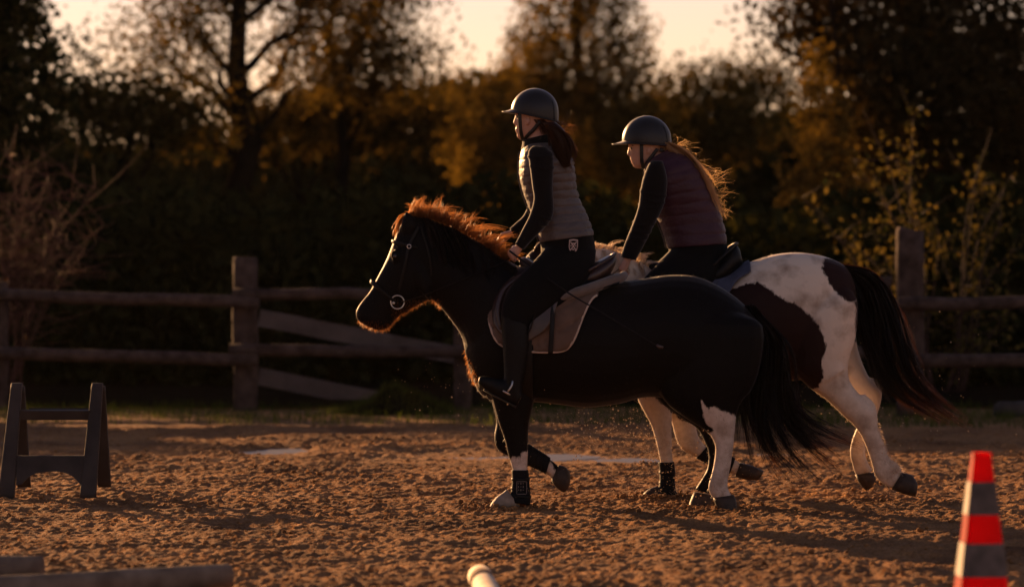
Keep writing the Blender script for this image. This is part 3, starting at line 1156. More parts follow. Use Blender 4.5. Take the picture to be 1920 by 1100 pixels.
HN1 = [(1290, 560, 1385, 585, .04), (1235, 600, 1428, 610, .12), (1225, 690, 1424, 680, .13), (1240, 745, 1408, 728, .11), (1285, 783, 1390, 748, .085), (1322, 806, 1379, 774, .065), (1337, 828, 1375, 812, .052), (1338, 850, 1371, 850, .043), (1333, 880, 1366, 880, .038),
       (1326, 905, 1362, 905, .042), (1327, 919, 1365, 918, .042), (1337, 934, 1372, 928, .040)]
HF1 = [(1290, 560, 1385, 585, .04), (1235, 600, 1420, 610, .12), (1215, 690, 1410, 680, .12), (1230, 745, 1392, 728, .10), (1275, 783, 1375, 752, .08), (1308, 804, 1362, 778, .06), (1322, 828, 1362, 815, .05), (1330, 850, 1362, 852, .042), (1328, 880, 1356, 884, .038),
       (1314, 905, 1346, 910, .042), (1304, 920, 1338, 928, .040)]
h1 = thing('horse', 'black horse with feathery reddish mane, cantering nearest the camera', 'horse', tuple(at(1130, 960, D1)), 'cantering horses')
ORG[h1.name][2] = 0
h1.location.z = 0
mb = MB()
loft(mb, T1, D1, 0, 28, 4)
loft(mb, NK1, D1, 0, 22, 4)
loft(mb, HD1, D1, 0, 22, 4)
loft(mb, FN1, D1, -.125, 16)
loft(mb, FF1, D1, .125, 16)
loft(mb, HN1, D1, -.135, 18)
loft(mb, HF1, D1, .135, 18)
loft(mb, [(770, 470, 812, 505, .03), (768, 495, 812, 540, .05), (775, 530, 806, 562, .045)], D1, -.06, 14)       # cheek
loft(mb, [(770, 470, 812, 505, .03), (768, 495, 812, 540, .05), (775, 530, 806, 562, .045)], D1, .06, 14)
loft(mb, [(735, 470, 745, 468, .012), (733, 478, 752, 480, .022), (738, 490, 750, 488, .012)], D1, -.085, 10)    # brow over the eye
loft(mb, [(735, 470, 745, 468, .012), (733, 478, 752, 480, .022), (738, 490, 750, 488, .012)], D1, .085, 10)
ear(mb, (757, 441), (783, 428), (761, 396), D1, -.055)
ear(mb, (764, 436), (786, 424), (776, 388), D1, .055)
b1 = fuse('body', mb, .0105, M['coat_black'], h1, 4, keep=.55)
X, Y, YC, _ = verts_px(b1, D1)
W = np.maximum.reduce([np.where(YC < 0, 1, -99) * 1.0 * 0 + np.where(YC < 0, 0, -60) + poly_sd(X, Y, [(1312, 748), (1324, 764), (1334, 758), (1382, 780), (1384, 990), (1280, 990), (1305, 900), (1322, 812), (1334, 803), (1318, 786)]),
                       np.where(YC < 0, poly_sd(X, Y, [(952, 866), (962, 851), (970, 858), (980, 845), (998, 842), (998, 990), (900, 990), (905, 912), (955, 905)]), -50),
                       poly_sd(X, Y, [(1012, 886), (1032, 868), (1052, 900), (1034, 910)])])
set_attr(b1, 'white', W / 315)
fur = (np.abs(X - 1120) < 500) & (Y < 960)
fuzz(b1, 17000, M['black_hair'], (.005, .020), (.5, 0, -.5), fur)
lower = ((X < 745) & (Y > 600)) | ((X > 735) & (X < 830) & (Y > 560) & (Y < 600)) | ((X > 820) & (X < 900) & (Y > 570) & (Y < 720) & (X < 800 + (Y - 540) * .62))
fuzz(b1, 3400, M['mane_hair'], (.008, .026), (-.2, 0, -1.0), lower, .0018)
hoof(h1, [(950, 914, 975, 945, .040), (944, 919, 966, 950, .048), (930, 929, 946, 953, .052), (920, 942, 927, 953, .042), (916, 950, 919, 954, .025)], D1, -.125, M['hoof_pale'])
hoof(h1, [(1034, 903, 1048, 873, .038), (1044, 917, 1062, 878, .046), (1055, 924, 1070, 892, .046), (1062, 924, 1069, 908, .03)], D1, .125, M['hoof'])
hoof(h1, [(1334, 929, 1373, 924, .042), (1340, 945, 1379, 940, .050), (1346, 967, 1380, 967, .054)], D1, -.135, M['hoof'])
hoof(h1, [(1303, 924, 1337, 930, .042), (1295, 944, 1334, 948, .050), (1290, 966, 1331, 967, .054)], D1, .135, M['hoof'])
horse_eye(h1, 742, 480, D1, -.098)
horse_eye(h1, 742, 480, D1, .098)

# mane: tufts bouncing up from the crest
def mane(horse, crest, D, n_tuft, per, heights, m, name='mane', fall=.25, width=.0022, lat=.035):
    cr = smooth_path(np.array(crest, float), 8)
    out = []
    K = 8
    t = np.linspace(0, 1, K)
    for i in range(n_tuft):
        s = rng.random()
        k = s * (len(cr) - 1)
        a = int(min(k, len(cr) - 2))
        r = cr[a] + (cr[a + 1] - cr[a]) * (k - a)
        tn = cr[a + 1] - cr[a]
        nx, ny = tn[1], -tn[0]
        L_ = math.hypot(nx, ny)
        nx, ny = nx / L_, ny / L_
        if ny > 0:
            nx, ny = -nx, -ny
        h = np.interp(s, heights[0], heights[1]) * (.25 + .55 * rng.random() + .85 * rng.random() ** 4)
        side = rng.normal() * lat
        bend = rng.normal() * .75 + fall
        ph = rng.random(2) * 6.28
        for j in range(per):
            hh = h * (.75 + .35 * rng.random())
            dr = rng.normal(size=2) * 3.0
            r2 = r + 0 * dr
            cv = 1 - .85 * t
            bx = bend + rng.normal() * .07
            x = r2[0] + dr[0] * cv + nx * hh * t + bx * hh * t ** 2 * .9 + 1.4 * np.sin(7 * t + ph[0]) * t
            y = r2[1] + dr[1] * cv + ny * hh * t + hh * .42 * t ** 3 * abs(bx) + 1.2 * np.sin(6 * t + ph[1]) * t
            p = np.stack([(x - 960) * D / F_PX, D + rng.normal() * .02 + side * (.3 + t) + rng.normal() * .012 * t, CAM_H - (y - HOR) * D / F_PX], 1)
            out.append(p)
    C = np.array(out)
    o = ribbons(name, C, width * (.6 + .8 * rng.random(len(C))), m, horse, .12)
    return o


mane(h1, [(768, 402), (800, 408), (838, 422), (872, 438), (905, 457), (935, 478), (950, 488)], D1, 260, 18, ([0, .14, .26, .4, .6, .8, 1], [24, 36, 43, 33, 36, 35, 16]), M['mane_hair'], fall=.10)
mane(h1, [(790, 405), (815, 412), (826, 416)], D1, 7, 20, ([0, .5, 1], [48, 52, 34]), M['mane_hair'], 'mane_spikes', -.25, lat=.02)
mane(h1, [(880, 443), (915, 464)], D1, 4, 14, ([0, 1], [34, 30]), M['mane_hair'], 'mane_spikes', .1, lat=.02)
# locks lying down both sides of the neck
C = []
for sd in (-1, 1):
    c = strands([[(790, 406), (800, 430), (815, 470), (822, 500)], [(850, 428), (862, 460), (872, 500), (878, 520)], [(925, 470), (922, 495), (925, 525), (930, 540)]],
                1500, D1, .012, .012, 8, (.03, .03, 0), .4, 1.0, 60)
    c[:, :, 1] += sd * np.linspace(.03, .17, 8)[None]
    C.append(c)
ribbons('mane_locks', np.concatenate(C), np.full(3000, .0026), M['black_hair'], h1)
c = strands([[(772, 398), (752, 402), (742, 420), (738, 440)], [(776, 396), (758, 408), (750, 425), (748, 448)]], 420, D1, .010, .012, 8, (.035, .045, 0), .5, 1.05, 18)
ribbons('forelock', c, np.full(420, .0024), M['mane_hair'], h1)
c = strands([[(1398, 572), (1398, 650), (1384, 735), (1390, 800), (1412, 860), (1442, 898)], [(1402, 574), (1424, 660), (1424, 760), (1446, 835), (1510, 902)],
             [(1408, 573), (1446, 640), (1453, 740), (1484, 812), (1556, 890)], [(1412, 573), (1463, 650), (1474, 740), (1512, 796), (1590, 850)]],
            3800, D1, .024, .045, 11, (.035, .09, -.02), .45, 1.10, 100)
c2 = strands([[(1408, 573), (1452, 650), (1468, 740), (1494, 800), (1560, 850)], [(1412, 573), (1463, 650), (1476, 740), (1520, 785), (1612, 815)]],
             300, D1, .02, .04, 11, (.03, .09, .02), .75, 1.05, 16)
ribbons('tail', np.concatenate([c, c2]), np.full(4100, .0036), M['tail_hair'], h1, .2)

# ---------------------------------------------------------------- pinto horse
T2 = [(1168, 600, 1180, 690, .09), (1188, 548, 1200, 738, .17), (1220, 518, 1230, 752, .23), (1262, 512, 1262, 756, .255), (1320, 518, 1320, 752, .28), (1366, 515, 1370, 738, .29), (1404, 492, 1418, 724, .29), (1446, 478, 1460, 716, .28),
      (1490, 473, 1502, 712, .27), (1530, 477, 1537, 702, .25), (1562, 486, 1570, 682, .205), (1588, 502, 1592, 645, .15), (1602, 530, 1604, 600, .08)]
NK2 = [(1245, 512, 1185, 702, .19), (1200, 492, 1150, 642, .15), (1150, 469, 1100, 600, .12), (1100, 464, 1050, 572, .10), (1050, 462, 1018, 545, .09), (1016, 466, 1000, 535, .082)]
HD2 = [(1016, 462, 1032, 540, .07), (996, 470, 1020, 560, .088), (980, 490, 1002, 575, .092), (962, 515, 985, 585, .08), (942, 545, 968, 598, .066), (924, 572, 952, 608, .057), (916, 590, 944, 616, .052), (922, 606, 936, 618, .03)]
FN2 = [(1172, 670, 1275, 675, .09), (1180, 705, 1268, 708, .095), (1193, 745, 1263, 750, .086), (1206, 770, 1259, 775, .072), (1219, 795, 1258, 796, .060), (1228, 825, 1258, 826, .053), (1234, 852, 1259, 852, .043),
       (1238, 875, 1262, 875, .037), (1238, 902, 1262, 904, .038), (1234, 914, 1264, 922, .042), (1232, 922, 1258, 934, .038)]
FF2 = [(1185, 670, 1290, 680, .085), (1195, 705, 1300, 715, .09), (1228, 745, 1312, 752, .08), (1245, 765, 1311, 774, .072), (1260, 792, 1307, 798, .061), (1268, 822, 1311, 819, .056), (1281, 845, 1319, 831, .051), (1304, 857, 1325, 838, .042),
       (1326, 868, 1337, 842, .038), (1350, 880, 1362, 854, .036), (1372, 889, 1382, 864, .038), (1383, 894, 1391, 870, .036)]
HN2 = [(1510, 540, 1580, 535, .04), (1470, 600, 1604, 560, .13), (1476, 680, 1602, 625, .14), (1508, 720, 1588, 675, .11), (1543, 745, 1589, 711, .085), (1574, 774, 1612, 742, .066), (1597, 795, 1634, 765, .055), (1611, 815, 1641, 794, .048), (1621, 838, 1650, 822, .041),
       (1630, 865, 1657, 850, .037), (1636, 888, 1669, 868, .039), (1652, 905, 1680, 879, .038), (1668, 913, 1685, 886, .036)]
HF2 = [(1515, 540, 1580, 545, .04), (1490, 600, 1604, 590, .12), (1530, 695, 1612, 655, .10), (1578, 735, 1634, 710, .076), (1616, 762, 1656, 734, .057), (1618, 785, 1653, 766, .047), (1607, 810, 1640, 797, .042), (1600, 830, 1631, 825, .038),
       (1597, 850, 1626, 851, .037), (1602, 875, 1631, 869, .039), (1608, 893, 1641, 886, .036)]
h2 = thing('horse', 'brown and white pinto horse with long dark tail, cantering behind the black horse', 'horse', tuple(at(1400, 940, D2)), 'cantering horses')
ORG[h2.name][2] = 0
h2.location.z = 0
mb = MB()
loft(mb, T2, D2, 0, 28, 4)
loft(mb, NK2, D2, 0, 22, 4)
loft(mb, HD2, D2, 0, 22, 4)
loft(mb, FN2, D2, -.125, 16)
loft(mb, FF2, D2, .125, 16)
loft(mb, HN2, D2, -.135, 18)
loft(mb, HF2, D2, .135, 18)
for yv in (-.135,):
    loft(mb, [(1604, 742, 1618, 736, .014), (1620, 760, 1636, 754, .018), (1628, 774, 1641, 770, .017), (1634, 795, 1643, 791, .011)], D2, yv, 10)      # point of hock
    loft(mb, [(1632, 800, 1642, 796, .011), (1642, 825, 1652, 821, .011), (1650, 850, 1660, 847, .012), (1658, 868, 1672, 866, .016)], D2, yv, 8)       # flexor tendon
    loft(mb, [(1655, 868, 1674, 862, .020), (1664, 878, 1684, 872, .022), (1672, 888, 1688, 884, .016)], D2, yv, 10)                                    # fetlock
loft(mb, [(1630, 714, 1641, 708, .012), (1642, 734, 1658, 728, .017), (1648, 752, 1657, 750, .011)], D2, .135, 10)
loft(mb, [(1490, 640, 1560, 600, .05), (1490, 690, 1570, 650, .07), (1530, 720, 1580, 690, .05)], D2, -.20, 14)                                          # thigh muscle
ear(mb, (1000, 470), (1020, 465), (1014, 452), D2, -.05)
ear(mb, (1002, 470), (1022, 465), (1018, 450), D2, .05)
b2 = fuse('body', mb, .0095, M['coat_pinto'], h2, 4, keep=.5)
X, Y, YC, _ = verts_px(b2, D2)
dark = np.maximum.reduce([
    poly_sd(X, Y, [(1225, 480), (1352, 480), (1436, 470), (1440, 482), (1405, 492), (1372, 528), (1366, 541), (1390, 533), (1415, 527), (1436, 540), (1447, 549), (1465, 560), (1490, 570), (1513, 591), (1527, 610), (1543, 641), (1541, 656),
                   (1533, 673), (1539, 705), (1528, 724), (1500, 740), (1400, 780), (1280, 790), (1225, 740)]),
    poly_sd(X, Y, [(1537, 503), (1545, 485), (1620, 480), (1625, 560), (1599, 563), (1585, 567), (1567, 550), (1549, 528)]),
    poly_sd(X, Y, [(1597, 562), (1625, 560), (1614, 642), (1602, 640)]),
    poly_sd(X, Y, [(900, 430), (1046, 430), (1030, 500), (1010, 560), (990, 630), (900, 640)])])
set_attr(b2, 'white', -dark / 303)
fuzz(b2, 12000, M['white_hair'], (.004, .010), (.5, 0, -.5), dark < -6)
fuzz(b2, 3500, M['black_hair'], (.004, .010), (.5, 0, -.5), dark > 2)
feather = ((X > 1640) & (Y > 790) & (Y < 885) & (X > 1640 + (Y - 800) * .3)) | ((X > 1250) & (Y > 905) & (X < 1275))
fuzz(b2, 1300, M['white_hair'], (.012, .034), (.7, 0, -.8), feather, .002)
hoof(h2, [(1230, 908, 1258, 933, .040), (1218, 912, 1245, 941, .048), (1206, 921, 1225, 944, .052), (1200, 933, 1208, 944, .038)], D2, -.125, M['hoof'])
hoof(h2, [(1380, 895, 1390, 868, .039), (1400, 901, 1411, 874, .047), (1424, 902, 1434, 884, .04)], D2, .125, M['hoof'])
hoof(h2, [(1668, 914, 1686, 883, .039), (1690, 923, 1706, 888, .048), (1711, 928, 1716, 904, .046)], D2, -.135, M['hoof'])
hoof(h2, [(1607, 892, 1643, 887, .039), (1615, 909, 1646, 900, .045), (1628, 922, 1640, 914, .03)], D2, .135, M['hoof'])
mane(h2, [(1020, 463), (1060, 462), (1100, 464), (1150, 468), (1190, 482), (1215, 498)], D2, 70, 26, ([0, .5, 1], [16, 15, 20]), M['white_hair'], fall=.4)
c = strands([[(1040, 465), (1045, 490), (1052, 520)], [(1150, 470), (1158, 495), (1160, 520)], [(1205, 492), (1208, 510), (1206, 530)]], 900, D2, .012, .012, 8, (.03, .03, 0), .4, 1.0, 40)
c[:, :, 1] -= np.linspace(.02, .15, 8)[None]
ribbons('mane_locks', c, np.full(900, .0026), M['white_hair'], h2)
c = strands([[(1583, 496), (1640, 513), (1674, 568), (1700, 655), (1736, 732), (1798, 778)], [(1588, 500), (1636, 535), (1664, 620), (1694, 710), (1792, 790)], [(1592, 508), (1618, 560), (1638, 650), (1680, 745), (1762, 797)], [(1596, 520), (1607, 580), (1622, 655), (1650, 715), (1712, 768)]],
            3400, D2, .016, .036, 11, (.035, .07, 0), .5, 1.10, 95)
ribbons('tail', c, np.full(3400, .0036), M['tail_hair'], h2, .2)


# ---------------------------------------------------------------- tack
def trunk_at(T, px):
    mx = [(t[0] + t[2]) / 2 for t in T]
    return (np.interp(px, mx, [t[1] for t in T]), np.interp(px, mx, [t[3] for t in T]), np.interp(px, mx, [t[4] for t in T]))


def on_trunk(T, D, px, py, side, off):
    """a point lying on the horse's flank"""
    top, bot, w = trunk_at(T, px)
    zc, hh = (top + bot) / 2, (bot - top) / 2 + off * F_PX / D
    t = min(abs((py - zc) / hh), .999)
    y = (w + off) * (1 - t ** 2.15) ** (1 / 2.15)
    p = at(px, py, D)
    p[1] = D + side * y
    return p


def blanket(name, T, D, x0, x1, bottom, off, thick, m, parent, quilt=None, nx=56, nr=44):
    """cloth draped over the back; bottom(px) = lower edge row"""
    V = []
    for i in range(nx):
        px = x0 + (x1 - x0) * i / (nx - 1)
        top, bot, w = trunk_at(T, px)
        zc, hh = (top + bot) / 2, (bot - top) / 2 + off * F_PX / D
        zb = min(bottom(px), zc + hh * .98)
        c = np.clip((zc - zb) / hh, -.99, .999)
        qb = math.acos(math.copysign(abs(c) ** (2.15 / 2), c))
        for j in range(nr):
            q = -qb + 2 * qb * j / (nr - 1)
            cs, sn = math.cos(q), math.sin(q)
            py = zc - hh * math.copysign(abs(cs) ** (2 / 2.15), cs)
            o2 = quilt(px, py) if quilt else 0
            y = (w + off + o2) * math.copysign(abs(sn) ** (2 / 2.15), sn)
            p = at(px, py, D)
            p[1] = D + y
            V.append(p)
    i = (np.arange(nx - 1).reshape(-1, 1) * nr + np.arange(nr - 1)).ravel()
    Fq = np.stack([i, i + 1, i + nr + 1, i + nr], 1)
    o = mk(name, np.array(V), Fq, m, parent)
    s = o.modifiers.new('thickness', 'SOLIDIFY')
    s.thickness = thick
    s.offset = 0
    return o, np.array(V).reshape(nx, nr, 3)


def flap(name, T, D, poly, off, m, parent, side=-1, thick=.006, nx=22, nr=18):
    """leather panel following the flank: rows between two outline curves"""
    a = smooth_path(poly[0], 6)
    b = smooth_path(poly[1], 6)
    V = []
    for i in range(nx):
        s = i / (nx - 1)
        pa = np.array([np.interp(s, np.linspace(0, 1, len(a)), a[:, k]) for k in range(2)])
        pb = np.array([np.interp(s, np.linspace(0, 1, len(b)), b[:, k]) for k in range(2)])
        for j in range(nr):
            p = pa + (pb - pa) * j / (nr - 1)
            V.append(on_trunk(T, D, p[0], p[1], side, off))
    i = (np.arange(nx - 1).reshape(-1, 1) * nr + np.arange(nr - 1)).ravel()
    Fq = np.stack([i, i + 1, i + nr + 1, i + nr], 1)
    o = mk(name, np.array(V), Fq, m, parent)
    s = o.modifiers.new('thickness', 'SOLIDIFY')
    s.thickness = thick
    s.offset = 0
    return o


def strap(name, pts, m, parent, w=.011, t=.25, up=None):
    mb_ = MB()
    P = smooth_path(pts, 5)
    mb_.tube(list(P), w, 8, t, up)
    return mb_.build(name, m, parent)


def curve_fn(pts):
    P = smooth_path(pts, 6)
    return lambda x: float(np.interp(x, P[:, 0], P[:, 1]))


# saddle pad of the black horse
pad1 = thing('saddle_pad', 'beige quilted saddle pad with pale piping on the black horse', 'saddle pad', tuple(at(1040, 520, D1)))
bt1 = curve_fn([(914, 572), (920, 612), (934, 640), (960, 652), (1000, 657), (1050, 656), (1068, 645), (1080, 622), (1090, 595), (1106, 562), (1124, 550), (1176, 536)])
def quilt1(px, py):
    d = ((px * .52 + py * .85) % 34.0) - 17.0
    return -.018 * math.exp(-(d / 2.6) ** 2)
cloth, V = blanket('cloth', T1, D1, 914, 1120, bt1, .022, .012, M['pad'], pad1, quilt1, 90, 70)
for sd in (0, -1):
    P = [V[i, sd] for i in range(0, 90, 2)]
    MB().tube(P, .0075, 7).build('piping', M['piping'], cloth)
half = thing('half_pad', 'rolled grey beige half pad under the saddle of the black horse', 'half pad', tuple(at(1110, 540, D1)))
prof = [(1046, 558, .10), (1075, 548, .15), (1110, 538, .17), (1145, 526, .15), (1166, 520, .12), (1172, 519, .06)]
near = [on_trunk(T1, D1, x, y, -1, .04) for x, y, _ in prof[:4]] + [at(1163, 522, D1) + np.array((0, -.12, .005)), at(1170, 519, D1) + np.array((0, -.05, .012))]
far = [p * np.array((1, 0, 1)) + np.array((0, 2 * D1 - p[1], 0)) for p in near[::-1]]
MB().tube(list(smooth_path(near + far, 6)), [.014 + .018 * math.sin(math.pi * min(1, 1.6 * min(t, 1 - t) + .12)) for t in np.linspace(0, 1, 67)], 12).build('roll', M['fleece'], half)
blanket('panel', T1, D1, 965, 1160, curve_fn([(965, 530), (1000, 552), (1050, 560), (1110, 545), (1160, 530)]), .036, .014, M['leather_black'], half, None, 30, 24)


def saddle(label, T, D, seat, cantle_pts, flap_poly, knee, base, girth_x, leather, strap_pts, stirrup):
    s_ = thing('saddle', label, 'saddle', base, 'english saddles')
    mb_ = MB()
    loft(mb_, seat, D, 0, 18, 4)
    mb_.build('seat', leather, s_)
    mb_ = MB()
    P = smooth_path([at(x, y, D) + np.array((0, yy_, 0)) for x, y, yy_ in cantle_pts], 5)
    mb_.tube(list(P), .010, 8)
    mb_.build('cantle_welt', leather, s_)
    for sd in (-1, 1):
        f = flap('flap', T, D, flap_poly, .050, leather, s_, sd)
        k = MB()
        k.tube(list(smooth_path([on_trunk(T, D, x, y, sd, .060) for x, y in knee], 5)), [.008 + .012 * math.sin(math.pi * t) for t in np.linspace(0, 1, 5 * (len(knee) - 1) + 1)], 9)
        k.build('knee_roll', leather, f)
        # stirrup leather and iron
        strap('stirrup_leather', [on_trunk(T, D, x, y, sd, .068) if k_ < 2 else at(x, y, D) + np.array((0, sd * yy_, 0)) for k_, (x, y, yy_) in enumerate(strap_pts)], M['leather_black'], s_, .013, .25, (0, 1, 0))
        sx, sy, yv = stirrup
        c = at(sx, sy, D) + np.array((0, sd * yv, 0))
        a = math.radians(32)
        ax, az = np.array((math.cos(a), 0, -math.sin(a))), np.array((math.sin(a), 0, math.cos(a)))
        side_v = np.array((.45, sd * .9, -.1))
        side_v /= np.linalg.norm(side_v)
        loop = [c + side_v * .058 * math.cos(q) + az * (.062 * math.sin(q) + .06) for q in np.linspace(-.35, math.pi + .35, 15)]
        iron = MB()
        iron.tube(loop, .0055, 7)
        q = [c + side_v * e * .058 + ax * f_ * .021 + az * (.030 + g) for g in (-.004, .004) for e, f_ in ((-1, -1), (1, -1), (1, 1), (-1, 1))]
        iron.hexa(q)
        iron.build('stirrup', M['steel'], s_)
    g = MB()
    gp = []
    for sd in (-1, 1):
        ys_ = np.linspace(600, trunk_at(T, girth_x)[1] - 3, 10)
        gp.append([on_trunk(T, D, girth_x, y, sd, .028) for y in ys_])
    bt = at(girth_x, trunk_at(T, girth_x)[1] + 6, D)
    g.tube(list(smooth_path(gp[0] + [bt] + gp[1][::-1], 2)), .035, 8, .2, (1, 0, 0))
    g.build('girth', M['leather_black'], s_)
    return s_


sad1 = saddle('dark brown leather saddle on the black horse', T1, D1,
              [(972, 486, 978, 508, .045), (985, 482, 988, 516, .07), (1010, 496, 1010, 530, .10), (1045, 508, 1045, 542, .14), (1085, 505, 1088, 545, .17), (1118, 490, 1116, 540, .18), (1140, 479, 1136, 525, .155), (1151, 477, 1149, 506, .12), (1155, 482, 1153, 497, .07)],
              [(1100, 508, -.19), (1128, 492, -.17), (1146, 480, -.12), (1153, 476, 0), (1146, 480, .12), (1128, 492, .17), (1100, 508, .19)],
              ([(990, 508), (950, 528), (926, 566), (926, 606), (948, 632)], [(1062, 522), (1050, 545), (1040, 580), (1025, 615), (985, 640)]),
              [(968, 522), (944, 545), (934, 580), (940, 615)], tuple(at(1060, 520, D1)), 988, M['leather'],
              [(1020, 530, .29), (1005, 580, .30), (975, 660, .33), (948, 700, .34)], (938, 738, .335))
# loose strap end hanging over the pad
strap('billet_strap', [on_trunk(T1, D1, x, y, -1, .052) for x, y in ((1036, 556), (1035, 590), (1033, 625), (1031, 660))], M['leather_black'], sad1, .014, .2, (1, 0, 0))

pad2 = thing('saddle_pad', 'slate blue quilted saddle pad on the pinto horse', 'saddle pad', tuple(at(1320, 520, D2)))
bt2 = curve_fn([(1205, 600), (1225, 640), (1280, 655), (1330, 640), (1350, 575), (1372, 530), (1400, 510), (1412, 505)])
cloth2, V = blanket('cloth', T2, D2, 1205, 1404, bt2, .024, .012, M['pad_blue'], pad2, lambda x, y: -.006 * math.exp(-((((x * .5 + y * .85) % 30) - 15) / 3) ** 2), 70, 56)
for sd in (0, -1):
    MB().tube([V[i, sd] for i in range(0, 70, 2)], .007, 7).build('piping', M['pad_blue'], cloth2)
sad2 = saddle('black leather saddle under the rear rider', T2, D2,
              [(1215, 494, 1220, 516, .045), (1228, 490, 1230, 522, .07), (1255, 500, 1255, 530, .10), (1290, 506, 1290, 540, .14), (1330, 500, 1330, 540, .17), (1355, 478, 1358, 530, .175), (1370, 462, 1382, 508, .15), (1380, 459, 1392, 495, .11), (1386, 466, 1390, 488, .06)],
              [(1330, 500, -.18), (1355, 478, -.16), (1374, 460, -.10), (1382, 457, 0), (1374, 460, .10), (1355, 478, .16), (1330, 500, .18)],
              ([(1235, 512), (1195, 530), (1182, 566), (1184, 606), (1200, 632)], [(1305, 522), (1295, 545), (1285, 580), (1270, 615), (1230, 640)]),
              [(1212, 524), (1196, 545), (1190, 580), (1196, 615)], tuple(at(1300, 520, D2)), 1236, M['leather_black'],
              [(1265, 530, .29), (1250, 580, .30), (1205, 660, .33), (1180, 690, .34)], (1170, 728, .335))


def bridle(label, D, head, cheek, brow, nose, throat, ring, reins, hands, base):
    b_ = thing('bridle', label, 'bridle', base, 'bridles')
    def loop(name, top, side, bot, w, r=.010):
        P = [at(*top, D)]
        for sd in (-1, 1):
            pass
        pts = [at(*top, D), at(*side, D) + np.array((0, -w, 0)), at(*bot, D), at(*side, D) + np.array((0, w, 0)), at(*top, D)]
        Q = []
        for q in np.linspace(0, 2 * math.pi, 33):
            c = (at(*top, D) + at(*bot, D)) / 2
            h = (at(*top, D) - at(*bot, D)) / 2
            Q.append(c + h * math.cos(q) + np.array((0, w * math.sin(q), 0)))
        mb_ = MB()
        mb_.tube(Q, r, 8, .35)
        mb_.build(name, M['leather_black'], b_)
    loop('browband', brow[0], None or brow[1], brow[2], brow[3], .011)
    loop('noseband', nose[0], nose[1], nose[2], nose[3], .013)
    for sd in (-1, 1):
        strap('cheekpiece', [at(x, y, D) + np.array((0, sd * w, 0)) for x, y, w in cheek], M['leather_black'], b_, .009, .3, (1, 0, 0))
        strap('throat_lash', [at(x, y, D) + np.array((0, sd * w, 0)) for x, y, w in throat], M['leather_black'], b_, .007, .3, (1, 0, 0))
        c = at(ring[0], ring[1], D) + np.array((0, sd * ring[2], 0))
        mb_ = MB()
        mb_.tube([c + .040 * np.array((math.cos(q), sd * .12 * math.cos(q), math.sin(q))) for q in np.linspace(0, 2 * math.pi, 25)], .0042, 7)
        mb_.tube([c + np.array((-.022, 0, -.004)), c + np.array((-.03, -sd * .05, -.006))], .009, 7)
        mb_.build('bit_ring', M['steel'], b_)
        r = reins[0 if sd < 0 else 1]
        strap('rein', [at(x, y, D) + np.array((0, w, 0)) for x, y, w in r], M['leather_black'], b_, .0075, .35, (0, 1, 0))
        bc = at(cheek[1][0], cheek[1][1], D) + np.array((0, sd * (cheek[1][2] + .006), 0))
        mb_ = MB()
        mb_.tube([bc + .012 * np.array((math.cos(q), 0, math.sin(q))) for q in np.linspace(0, 2 * math.pi, 9)], .003, 5)
        mb_.build('buckle', M['steel'], b_)
    return b_


bridle('black leather bridle with steel ring bit on the black horse', D1, None,
       [(786, 425, .092), (768, 462, .106), (760, 500, .108), (748, 548, .078)],
       ((735, 452), (765, 455), (800, 470), .100), ((695, 527), (720, 545), (762, 584), .078), [(790, 425, .09), (806, 480, .112), (810, 530, .085), (806, 562, .03)],
       (746, 566, .078), ([(752, 566, -.085), (800, 551, -.125), (870, 523, -.165), (930, 498, -.13), (962, 480, -.115)], [(752, 566, .085), (800, 551, .125), (860, 515, .165), (915, 470, .14), (938, 450, .11)]), None, tuple(at(775, 500, D1)))
bridle('dark bridle of the pinto horse, mostly hidden by the front rider', D2, None,
       [(1024, 480, .085), (1010, 505, .097), (995, 540, .095), (965, 582, .07)],
       ((990, 480), (1005, 500), (1030, 515), .092), ((944, 545), (955, 570), (972, 598), .070), [(1026, 480, .085), (1030, 515, .10), (1026, 545, .08), (1018, 562, .03)],
       (955, 590, .068), ([(960, 588, -.075), (1040, 560, -.12), (1120, 530, -.15), (1168, 498, -.12)], [(960, 588, .075), (1040, 560, .12), (1120, 520, .15), (1175, 495, .12)]), None, tuple(at(1000, 540, D2)))


